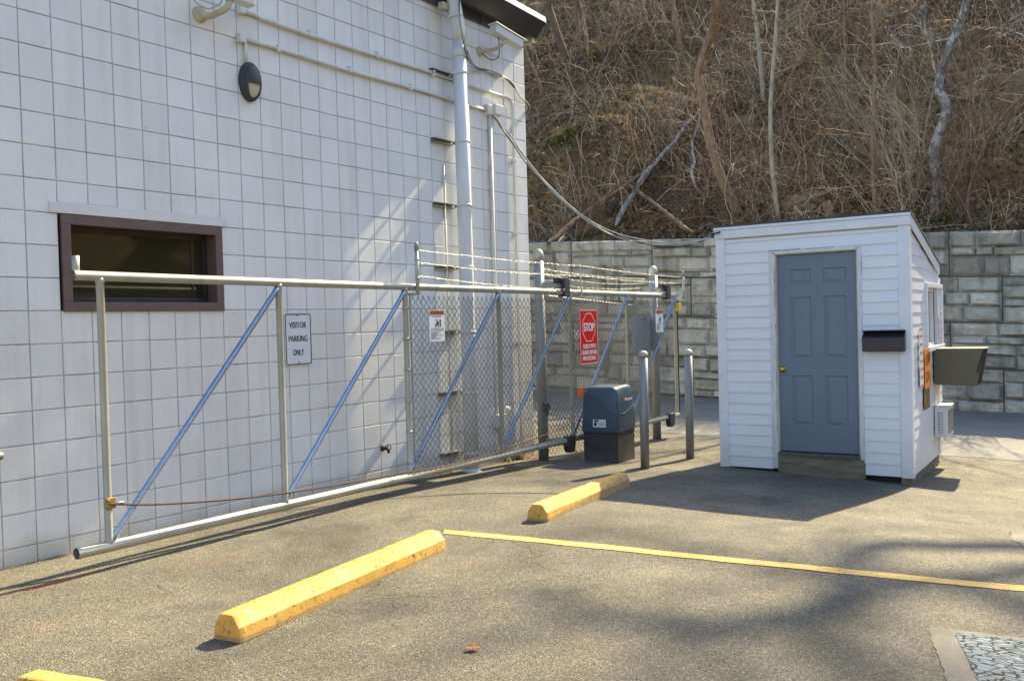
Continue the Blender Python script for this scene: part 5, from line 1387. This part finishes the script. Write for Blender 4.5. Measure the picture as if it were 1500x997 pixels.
# roof slab and fascia
OV, OS = .035, .03
RZ = lambda v: ztf+SLP*v
rf = MB(); rf.hexa([sp_(-OV-.01, -OS-.01, RZ(-OV)-.018), sp_(SD+.08, -OS-.01, RZ(SD+.08)-.018), sp_(SD+.08, SW+OS, RZ(SD+.08)-.018), sp_(-OV-.01, SW+OS, RZ(-OV)-.018)],
                   [sp_(-OV-.01, -OS-.01, RZ(-OV)), sp_(SD+.08, -OS-.01, RZ(SD+.08)), sp_(SD+.08, SW+OS, RZ(SD+.08)), sp_(-OV-.01, SW+OS, RZ(-OV))])
rf = rf.build('roof', M['shed_roof'], shed)
zm = ZF+(ztf-ZF)*.68
fa = MB(); fa.hexa([sp_(-OV, -OS, ZF), sp_(-.018, -OS, ZF), sp_(-.018, SW+OS-.01, ZF), sp_(-OV, SW+OS-.01, ZF)], [sp_(-OV, -OS, zm), sp_(-.018, -OS, zm), sp_(-.018, SW+OS-.01, zm), sp_(-OV, SW+OS-.01, zm)]); fa.build('fascia', M['trim'], rf, bevel=.003)
fa = MB(); z0_, z1_ = zm+.002, RZ(-OV)-.02
fa.hexa([sp_(-OV-.010, -OS-.006, z0_), sp_(-.018, -OS-.006, z0_), sp_(-.018, SW+OS-.004, z0_), sp_(-OV-.010, SW+OS-.004, z0_)], [sp_(-OV-.010, -OS-.006, z1_), sp_(-.018, -OS-.006, z1_), sp_(-.018, SW+OS-.004, z1_), sp_(-OV-.010, SW+OS-.004, z1_)]); fa.build('drip_trim', M['trim'], rf, bevel=.003)
fa = MB()
def rake(v, top): return (RZ(v)-.02) if top else (ZF+SLP*v)
fa.hexa([sp_(-.016, -OS, rake(-.016, 0)), sp_(SD+.06, -OS, rake(SD+.06, 0)), sp_(SD+.06, -.017, rake(SD+.06, 0)), sp_(-.016, -.017, rake(-.016, 0))],
        [sp_(-.016, -OS, rake(-.016, 1)), sp_(SD+.06, -OS, rake(SD+.06, 1)), sp_(SD+.06, -.017, rake(SD+.06, 1)), sp_(-.016, -.017, rake(-.016, 1))]); fa.build('rake_board', M['trim'], rf, bevel=.003)
mb = MB(); mb.hexa([sp_(-.012, CW, ZF-.016), sp_(.01, CW, ZF-.016), sp_(.01, SW-CW, ZF-.016), sp_(-.012, SW-CW, ZF-.016)], [sp_(-.026, CW, ZF-.002), sp_(.01, CW, ZF-.002), sp_(.01, SW-CW, ZF-.002), sp_(-.026, SW-CW, ZF-.002)]); mb.build('frieze_strip', M['caulk'], shed)
# door
def door():
    d = MB(); W = DU1-DU0; Hh = dz1-dz0; v0 = .030
    # slab front with six recessed and raised panels; u measured from the left (knob side)
    def dp(u, z, v=0): return sp_(v0+v, DU1-u*W, dz0+z*Hh)
    rects = []
    for (c0, c1) in ((.155, .425), (.585, .865)):
        for (r0, r1) in ((.845, .925), (.47, .785), (.13, .385)): rects.append((c0, c1, r0, r1))
    us = sorted({0, 1, .155, .425, .585, .865}); zs = sorted({0, 1, .845, .925, .47, .785, .13, .385})
    def inside(a, b, c, e): return any(r[0] <= a+1e-6 and b <= r[1]+1e-6 and r[2] <= c+1e-6 and e <= r[3]+1e-6 for r in rects)
    for a, b in zip(us, us[1:]):
        for c, e in zip(zs, zs[1:]):
            if not inside(a, b, c, e): d.quad(dp(a, c), dp(b, c), dp(b, e), dp(a, e))
    for (a, b, c, e) in rects:
        iu, iz = .018/W, .018/Hh
        rg = [(0, 0), (.5, .009), (1.15, .009), (2.6, .002)]
        pts = [[dp(a+k*iu, c+k*iz, v), dp(b-k*iu, c+k*iz, v), dp(b-k*iu, e-k*iz, v), dp(a+k*iu, e-k*iz, v)] for k, v in rg]
        for p, q in zip(pts, pts[1:]):
            for i in range(4): d.quad(p[i], p[(i+1) % 4], q[(i+1) % 4], q[i])
        d.quad(*pts[-1])
    d.hexa([sp_(v0+.012, DU0, dz0), sp_(v0+.045, DU0, dz0), sp_(v0+.045, DU1, dz0), sp_(v0+.012, DU1, dz0)], [sp_(v0+.012, DU0, dz1), sp_(v0+.045, DU0, dz1), sp_(v0+.045, DU1, dz1), sp_(v0+.012, DU1, dz1)])
    for a, b in (((0, 0), (0, 1)), ((1, 1), (1, 0))): d.quad(dp(*a), dp(*b), dp(*b, .013), dp(*a, .013))
    do = d.build('door', M['door_blue'], shed)
    ku, kz = F_(1146.5, 540.5)
    k = MB(); k.lathe([(.030, 0), (.030, .006), (.013, .010), (.012, .032), (.022, .040), (.027, .050), (.025, .060), (.014, .066), (.002, .067)], sp_(v0, ku, kz), -ex, 20); k.build('knob', M['brass'], do)
    # frame and casing
    fr = MB(); z0 = dz0-.01; jw = .022
    for (u0, u1, za, zb_, va, vb) in ((DU1, DU1+jw, z0, dz1+jw, -.006, .07), (DU0-jw, DU0, z0, dz1+jw, -.006, .07), (DU0, DU1, dz1+.003, dz1+jw, -.006, .07)):
        fr.hexa([sp_(va, u0, za), sp_(vb, u0, za), sp_(vb, u1, za), sp_(va, u1, za)], [sp_(va, u0, zb_), sp_(vb, u0, zb_), sp_(vb, u1, zb_), sp_(va, u1, zb_)])
    fr.build('door_jamb', M['caulk'], shed)
    cs = MB(); zL = F_(1131, 683)[1]-.01; zR = F_(1265, 678)[1]
    for (u0, u1, za, zb_) in ((DU1+.012, tu1, zL, tz-.001), (tu0, DU0-.012, zR, tz-.001), (DU0-.011, DU1+.011, dz1+.012, tz)):
        cs.hexa([sp_(-.024, u0, za), sp_(.0, u0, za), sp_(.0, u1, za), sp_(-.024, u1, za)], [sp_(-.024, u0, zb_), sp_(.0, u0, zb_), sp_(.0, u1, zb_), sp_(-.024, u1, zb_)])
    c = cs.build('door_casing', M['old_trim'], shed, bevel=.003)
    R = random.Random(2)
    def line(a, b, w):
        P = [(a[0]+(b[0]-a[0])*t, a[1]+(b[1]-a[1])*t+R.uniform(-.002, .002)) for t in np.linspace(0, 1, 9)]
        MB().tube([sp_(-.0235, u, z) for u, z in P], [w*R.uniform(.3, 1) for _ in P], 5).build('paint_crack', M['crack'], c)
    line((tu1-.002, tz-.002), (DU1+.012, dz1+.015), .003); line((tu0+.002, tz-.002), (DU0-.012, dz1+.015), .0035); line((tu1, tz+.001), (DU1-.25, tz+.002), .004); line((DU1-.3, tz-.002), (DU0+.2, tz+.001), .0025)
    line((DU1+.02, dz1-.1), (DU1+.018, dz1-.55), .004); line((DU1+.016, dz1-.7), (DU1+.02, dz0+.2), .003); line((DU0-.055, dz1-.02), (DU0-.06, tz-.3), .002)
    s = MB(); zg = SZ-.13
    s.hexa([sp_(-.028, DU0-.05, zg), sp_(.1, DU0-.05, zg), sp_(.1, DU1+.02, zg), sp_(-.028, DU1+.02, zg)], [sp_(-.028, DU0-.05, dz0-.045), sp_(.1, DU0-.05, dz0-.045), sp_(.1, DU1+.02, dz0-.045), sp_(-.028, DU1+.02, dz0-.045)]); s.build('sill_beam', M['step_wood'], shed, bevel=.006)
    s = MB(); s.hexa([sp_(-.04, DU0-.015, dz0-.043), sp_(.1, DU0-.015, dz0-.043), sp_(.1, DU1+.015, dz0-.043), sp_(-.04, DU1+.015, dz0-.043)], [sp_(-.03, DU0-.015, dz0-.012), sp_(.1, DU0-.015, dz0-.012), sp_(.1, DU1+.015, dz0-.012), sp_(-.03, DU1+.015, dz0-.012)]); s.build('threshold', M['crack'], shed, bevel=.003)
door()
for (u0, u1) in ((.0, .10), (SW-.16, SW-.06)):
    mb = MB(); mb.hexa([sp_(.01, u0, -.42), sp_(SD-.01, u0, -.46), sp_(SD-.01, u1, -.46), sp_(.01, u1, -.42)], [sp_(.01, u0, SZ-.002), sp_(SD-.01, u0, SZ-.002), sp_(SD-.01, u1, SZ-.002), sp_(.01, u1, SZ-.002)]); mb.build('skid', M['step_wood'], shed, bevel=.006)
mb = MB(); mb.hexa([sp_(.10, .1, -.42), sp_(SD-.1, .1, -.42), sp_(SD-.1, SW-.16, -.42), sp_(.10, SW-.16, -.42)], [sp_(.10, .1, SZ-.01), sp_(SD-.1, .1, SZ-.01), sp_(SD-.1, SW-.16, SZ-.01), sp_(.10, SW-.16, SZ-.01)]); mb.build('floor_frame', M['hood_in'], shed)
# side window
wn = MB(); o0, o1 = -.03, .05; w = .05
def sb(mb, v0, v1, z0, z1, a, b): mb.hexa([sp_(v0, a, z0), sp_(v1, a, z0), sp_(v1, b, z0), sp_(v0, b, z0)], [sp_(v0, a, z1), sp_(v1, a, z1), sp_(v1, b, z1), sp_(v0, b, z1)])
sb(wn, wv0-w, wv1+w, wz1, wz1+w, o0, o1); sb(wn, wv0-w, wv1+w, wz0-w, wz0, o0-.012, o1); sb(wn, wv0-w, wv0, wz0, wz1, o0, o1); sb(wn, wv1, wv1+w, wz0, wz1, o0, o1)
wo = wn.build('window', M['trim'], shed, bevel=.004)
wm = (wv0+wv1)/2; sa = MB()
for a, b, off in ((wv0+.004, wm+.02, 0), (wm-.02, wv1-.004, .018)):
    s = .035; sb(sa, a, b, wz0+.002, wz0+s, .0+off, .017+off); sb(sa, a, b, wz1-s, wz1-.002, .0+off, .017+off); sb(sa, a, a+s, wz0+s, wz1-s, off, .017+off); sb(sa, b-s, b, wz0+s, wz1-s, off, .017+off)
sa.build('sash', M['trim'], wo)
g = MB(); sb(g, wv0+.03, wv1-.03, wz0+.03, wz1-.03, .040, .046); g.build('pane', M['glass_pale'], wo)

# things fixed to the shed
def mailbox():
    u0, z0 = F_(1331.5, 514); u1, z1 = F_(1266.5, 484); u0 = max(u0, .03); dp = .12
    r = thing('drop_box', 'black metal drop box with a raised lid on the shed front beside the door', 'drop box', tuple(sp_(-.02, (u0+u1)/2, z0)))
    b = MB(); zl = z0+(z1-z0)*.66
    b.hexa([sp_(-dp+.01, u0, z0), sp_(-.018, u0, z0), sp_(-.018, u1, z0), sp_(-dp+.01, u1, z0)], [sp_(-dp, u0-.004, zl), sp_(-.018, u0, z1), sp_(-.018, u1, z1), sp_(-dp, u1+.004, zl)])
    b.build('body', M['black_metal'], r, bevel=.004)
    l = MB(); l.hexa([sp_(-.035, u0-.006, z1-.015), sp_(-.02, u0-.006, z1-.005), sp_(-.02, u1+.004, z1-.005), sp_(-.035, u1+.004, z1-.015)], [sp_(-.10, u0-.006, z1-.005), sp_(-.10, u0-.006, z1+.004), sp_(-.10, u1+.004, z1+.004), sp_(-.10, u1+.004, z1-.005)][:4])
    l.build('lid', M['black_metal'], r)
    f = MB(); f.hexa([sp_(-dp-.004, u0+.0, z0+.004), sp_(-dp+.004, u0, z0+.004), sp_(-dp+.004, u1, z0+.004), sp_(-dp-.004, u1, z0+.004)], [sp_(-dp-.012, u0, zl-.002), sp_(-dp-.002, u0, zl-.002), sp_(-dp-.002, u1, zl-.002), sp_(-dp-.012, u1, zl-.002)]); f.build('front_flap', simple('dark_violet_metal', (.045, .040, .055), (.032, .028, .040), 6, .35), r, bevel=.003)
mailbox()
def hood():
    v0, zt = S_(1365, 510); L = None
    # side plate in the plane v = v0, spreading outwards from the wall
    def pl(x, y): P = onP(x, y, sp_(v0, 0, 0), ex); return float((P-SR)@ey), P[2]
    A, Bq, Cq, D = pl(1365, 511.5), pl(1441, 511), pl(1431, 565.5), pl(1365, 563)
    dep = .42; t = .006
    r = thing('metal_hood', 'olive brown metal hood jutting from the side of the shed below the window', 'hood', tuple(sp_(v0, -.02, D[1])))
    def P(q, v): return sp_(v0+v, q[0], q[1])
    A = (-.018, A[1]); D = (-.018, D[1])
    for k, v in enumerate((0, dep)):
        m = MB(); m.prism([P(A, v), P(D, v), P(Cq, v), P(Bq, v)], (0, 0, 0), ex*t); m.build('side_panel', M['hood'], r)
    m = MB(); m.prism([P((A[0], A[1]+.001), -.012), P((A[0], A[1]+.001), dep+.018), P((Bq[0]-.015, Bq[1]+.001), dep+.018), P((Bq[0]-.015, Bq[1]+.001), -.012)], (0, 0, 0), (0, 0, .007)); m.build('top_panel', M['hood'], r)
    m = MB(); m.prism([P(D, t), P(D, dep), P(Cq, dep), P(Cq, t)], (0, 0, 0), (0, 0, .006)); m.build('bottom_panel', M['hood'], r)
    m = MB(); i0 = (Bq[0]+.035, Bq[1]-.01); i1 = (Cq[0]+.03, Cq[1]+.012); m.prism([P(i0, t), P(i1, t), P(i1, dep), P(i0, dep)], (0, 0, 0), ey*.01); m.build('inner_flap', M['hood_in'], r)
    m = MB(); m.prism([P((Bq[0]-.012, Bq[1]-.002), -.004), P((Bq[0]+.006, Bq[1]-.012), -.004), P((Cq[0]+.004, Cq[1]+.16), -.004), P((Cq[0]-.010, Cq[1]+.14), -.004)], (0, 0, 0), ex*.012); m.build('edge_strip', M['hood_in'], r)
hood()
def ac():
    v0, zt = S_(1367, 597, -.0); 
    def pl(x, y): P = onP(x, y, sp_(v0, 0, 0), ex); return float((P-SR)@ey), P[2]
    a, b = pl(1366, 598), pl(1388, 641); c = pl(1388, 597); u1 = c[0]; z1 = c[1]; z0 = b[1]
    dep = .42
    r = thing('air_conditioner', 'white window air conditioner low on the side of the shed', 'air conditioner', tuple(sp_(v0, u1, z0)))
    def bx(mb, va, vb, ua, ub, za, zb_): mb.hexa([sp_(va, ua, za), sp_(vb, ua, za), sp_(vb, ub, za), sp_(va, ub, za)], [sp_(va, ua, zb_), sp_(vb, ua, zb_), sp_(vb, ub, zb_), sp_(va, ub, zb_)])
    m = MB(); bx(m, v0, v0+dep, u1, -.012, z0, z1); m.build('case', M['ac'], r, bevel=.006)
    n = MB(); bx(n, v0-.003, v0+.002, u1+.05, -.045, z0+.03, z1-.04); n.build('side_grille', M['ac_dark'], r)
    s = MB()
    for z in np.arange(z0+.035, z1-.045, .024): bx(s, v0-.008, v0-.002, u1+.052, -.047, z, z+.013)
    s.m = 0; bx(s, v0-.009, v0-.001, (u1-.012)/2-.004, (u1-.012)/2+.004, z0+.03, z1-.04); s.build('louvre', M['ac'], r)
    g = MB(); bx(g, v0+.03, v0+dep-.03, u1-.004, u1+.002, z0+.04, z1-.04); g.build('rear_grille', M['ac_dark'], r)
    t = MB(); bx(t, v0-.006, v0+dep+.006, u1-.01, -.012, z1+.0005, z1+.012); t.build('top_lip', M['ac'], r)
ac()
def shed_signs():
    def face(x0, y0, x1, y1, off):
        a, zt = S_(x0, y0, -off); b, zb_ = S_(x1, y1, -off)
        return Face(sp_(a, -off, zb_), ex, (0, 0, 1), b-a, zt-zb_)
    f = face(1346.5, 480, 1353.5, 566, .024); r = thing('notice_sign', 'white notice with red edge bars on the side of the shed', 'sign', tuple(f.O))
    m = MB(); f.plate(m, .01, .004); m.build('plate', M['white'], r)
    m = MB(); f.rect(m, 0.02, .98, .968, .995); f.rect(m, .02, .98, .012, .045)
    R = random.Random(4)
    for row, v in enumerate((.84, .70, .56, .42, .29, .155)):
        u = .12
        while u < .86: w = R.uniform(.06, .11); f.rect(m, u, u+w, v, v+.045*R.uniform(.8, 1)); u += w+.05
    m.build('lettering', simple('faded_red_lettering', (.52, .22, .21), None, 4, .5), r)
    f = face(1354.5, 510.5, 1363.5, 566, .030); r = thing('slow_sign', 'orange sign reading SLOW DOWN on the side of the shed', 'sign', tuple(f.O))
    m = MB(); f.plate(m, .01, .004); m.build('plate', M['orange_sign'], r)
    m = MB(); f.text(m, 'SLOW', .12, .88, .58, .86); f.text(m, 'DOWN', .12, .88, .15, .43); m.build('lettering', M['black'], r)
    f = face(1354, 568, 1362.5, 596, .022); r = thing('faded_sign', 'weathered brown board hanging below the orange sign on the shed', 'sign', tuple(f.O))
    m = MB(); f.plate(m, .006, .004); m.build('plate', M['amber_sign'], r)
    f = face(1376.5, 455, 1380.5, 512, .034); r = thing('strip_sign', 'narrow white strip sign with small marks at the rear corner of the shed', 'sign', tuple(f.O))
    m = MB(); f.plate(m, .006, .004); m.build('plate', M['white'], r)
    m = MB(); m.m = 0
    R = random.Random(9)
    for v in np.arange(.08, .93, .07): f.rect(m, .2, .75, v, v+.04*R.uniform(.6, 1))
    m.build('lettering', M['red_ink'], r)
shed_signs()

# ------------------------------------------------------------------ cables
def cables():
    # bundle from the gutter, down the pipe and round the corner
    Y = DW-.26
    pts = [onY(672, -8, Y), onY(673, 30, Y), onY(680, 62, Y), onY(688, 88, Y+.03), onY(699, 100, DW-.05), onY(715, 104, DW-.04), onY(735, 112, DW-.035), onY(750, 124, DW-.035), onY(762, 142, DW-.05)]
    pts += [V3(XE+.03, DW-.02, onY(771, 160, DW-.03)[2]), V3(XE+.05, DW+.3, pts[-1][2]-.35)]
    r = thing('cable_bundle', 'bundle of grey and black cables along the downpipe and round the wall corner', 'cable', tuple(pts[4]))
    for k in range(6):
        off = RNG.normal(0, .012, 3); p = smooth_path([np.array(q)+off*V3(1, .4, 1)+RNG.normal(0, .006, 3) for q in pts], 5)
        MB().tube(p, .0055, 6).build('cable', M['cable_dark'] if k in (1, 4) else M['cable_grey'], r)
    A = onY(722, 168, DW-.06); Bq = sp_(-.05, SW+.05, F_(1057, 344)[1])
    n = np.cross(Bq-A, V3(0, 0, 1))
    px = [(735, 186), (752, 208), (771, 236), (800, 270), (835, 303), (870, 328), (905, 345), (935, 353), (970, 357.5), (1005, 357), (1030, 352)]
    r = thing('overhead_cable', 'slack overhead cable bundle from the building corner to the shed roof', 'cable', tuple(A))
    for k in range(4):
        lag = RNG.normal(0, .006, 3)
        P = [A]+[onP(x, y, A, n)+lag+V3(0, 0, .02*math.sin(i*.9+k*1.7)) for i, (x, y) in enumerate(px)]+[Bq+lag]
        MB().tube(smooth_path(P, 6), .0062, 6).build('cable', M['cable_dark'] if k == 2 else M['cable_grey'], r)
    P = [Bq, Bq+V3(-.03, -.05, .01), sp_(-.06, SW-.06, F_(1064, 340)[1])]
    MB().tube(P, .010, 8).build('splice', M['cable_dark'], r)
    # loose thin lead hanging below the junction box
    p = [onY(x, y, DW-.03) for x, y in ((721, 172), (716, 195), (719, 230), (717, 262), (720, 300), (718, 340), (720, 380))]
    tag(MB().tube(smooth_path(p), .005, 6).build('loose_wire', M['cable_grey'], loc=tuple(p[0])), 'thin loose wire hanging along the conduit below the junction box', 'wire')
cables()

# ------------------------------------------------------------------ small things on the ground
def leaf(p, s, rz, mat, label, group=None, lift=.012):
    mb = MB(); pts = []
    out = [(0, -1), (.35, -.75), (.55, -.2), (.9, -.05), (.5, .3), (.45, .7), (0, 1.1), (-.45, .7), (-.55, .25), (-.9, 0), (-.5, -.3), (-.35, -.75)]
    c, sn = math.cos(rz), math.sin(rz); vs = [(0, 0, .15)]
    for x, y in out: vs.append((x, y, .55*x*x-.1+.25*abs(y)))
    vs = [np.array(p)+V3(s*(c*x-sn*y), s*(sn*x+c*y), s*z+lift) for x, y, z in vs]; n = len(out)
    mb.add(vs, [(0, i+1, (i+1) % n+1) for i in range(n)])
    tag(mb.build('dry_leaf', mat, loc=tuple(p)), label, 'leaf', group)
leaf(onG(693, 953), .032, .7, M['leaf_orange'], 'single dry orange leaf lying on the asphalt in the foreground')
for i in range(26):
    x, y = (random.uniform(834, 855), random.uniform(655, 672)) if i < 16 else (random.uniform(770, 796), random.uniform(666, 674))
    p = onG(x, y)
    leaf(p, random.uniform(.025, .05), random.uniform(0, 6), M['leaf_orange'] if i % 3 else M['leaf'], 'dry brown leaf in the small drift under the gate beside the operator' if i < 16 else 'dry brown leaf at the foot of the building corner',
         'leaves drifted under the gate' if i < 16 else 'leaves at the building corner', random.uniform(.012, .05))
def weeds(x, y, n, label):
    b = onG(x, y); V = []; F = []
    for _ in range(n):
        a = random.uniform(0, 6.28); L = random.uniform(.06, .16); w = .006; c = b+V3(random.gauss(0, .05), random.gauss(0, .02), 0); o = len(V)
        for t in (0, .5, 1):
            q = c+V3(math.cos(a)*L*t*.6, math.sin(a)*L*t*.6, L*t-.4*L*t*t); V += [tuple(q+V3(-math.sin(a)*w*(1-t), math.cos(a)*w*(1-t), 0)), tuple(q-V3(-math.sin(a)*w*(1-t), math.cos(a)*w*(1-t), 0))]
        F += [(o, o+1, o+3, o+2), (o+2, o+3, o+5, o+4)]
    o = fast_mesh('weed_tuft', np.array(V)-np.array(b), F, M['green']); o.location = b; tag(o, label, 'weed', 'weeds along the wall base')
weeds(760, 673, 45, 'green weed tuft at the foot of the building corner'); weeds(745, 677, 25, 'small weed tuft left of the corner weeds')

# grit gathered along the wall base
def grit():
    V = []; F = []
    for _ in range(1300):
        x = random.uniform(1.5, 8.6); y = DW-abs(random.gauss(0, .07))-.005; z = float(gz(x, y)); s = random.uniform(.002, .006); o = len(V)
        for q in ((-s, -s*.8, 0), (s, -s*.7, 0), (s*.2, s, 0), (0, 0, s*1.3)): V.append((x+q[0], y+q[1], z+q[2]+.004))
        F += [(o, o+1, o+3), (o+1, o+2, o+3), (o+2, o, o+3)]
    o = fast_mesh('wall_base_grit', V, F, M['rock']); tag(o, 'grit and fine gravel gathered along the base of the block wall', 'gravel', kind='stuff')
grit()

def pebbles():
    V = []; F = []
    for _ in range(150):
        x = random.uniform(1.6, 10); y = random.uniform(-.5, 5.6); z = float(gz(x, y)); r = random.uniform(.002, .0055); o = len(V)
        for q in ((-r, -r*.8, 0), (r, -r*.7, 0), (r*.2, r, 0), (random.uniform(-.3, .3)*r, 0, r*1.1)): V.append((x+q[0], y+q[1], z+q[2]+.004))
        F += [(o, o+1, o+3), (o+1, o+2, o+3), (o+2, o, o+3)]
    o = fast_mesh('loose_gravel', V, F, M['slab']); tag(o, 'tiny pale stone chips scattered over the asphalt', 'gravel', kind='stuff')
pebbles()

# ------------------------------------------------------------------ light, sky, camera
EL, AZ = math.radians(41), math.radians(-3.4)
sv = Vector((math.cos(EL)*math.cos(AZ), math.cos(EL)*math.sin(AZ), math.sin(EL)))
sl = bpy.data.lights.new('sun', 'SUN'); sl.energy = 4.6; sl.angle = math.radians(.53); sl.color = (1, .85, .55)
so = bpy.data.objects.new('sun', sl); COL.objects.link(so); so.location = (10, -5, 30)
so.rotation_euler = (-sv).to_track_quat('-Z', 'Y').to_euler()
w = bpy.data.worlds.new('World'); scene.world = w; w.use_nodes = True
nt = w.node_tree; bg = nt.nodes['Background']; sky = nt.nodes.new('ShaderNodeTexSky'); sky.sky_type = 'NISHITA'
sky.sun_disc = False; sky.sun_elevation = EL; sky.sun_rotation = math.pi/2-AZ; sky.air_density = 1.0; sky.dust_density = 1.5; sky.altitude = 200
nt.links.new(sky.outputs[0], bg.inputs[0]); bg.inputs[1].default_value = .15
cd = bpy.data.cameras.new('camera'); cd.sensor_width = 36; cd.lens = FPX/1500*36; cd.clip_end = 600; cd.clip_start = .05
co = bpy.data.objects.new('camera', cd); COL.objects.link(co)
mt = Matrix(((RX[0], UX[0], -FX[0], 0), (RX[1], UX[1], -FX[1], 0), (RX[2], UX[2], -FX[2], CAMZ), (0, 0, 0, 1)))
co.matrix_world = mt; scene.camera = co
for o in scene.objects:
    if '_org' in o.keys(): del o['_org']
scene.view_settings.view_transform = 'Standard'; scene.view_settings.look = 'None'
scene.view_settings.exposure = 1.5; scene.view_settings.gamma = 1; scene.view_settings.use_curve_mapping = False
scene.render.engine = 'CYCLES'
scene.cycles.use_denoising = True; scene.cycles.denoiser = 'OPENIMAGEDENOISE'; scene.cycles.denoising_input_passes = 'RGB_ALBEDO_NORMAL'
scene.cycles.max_bounces = 6
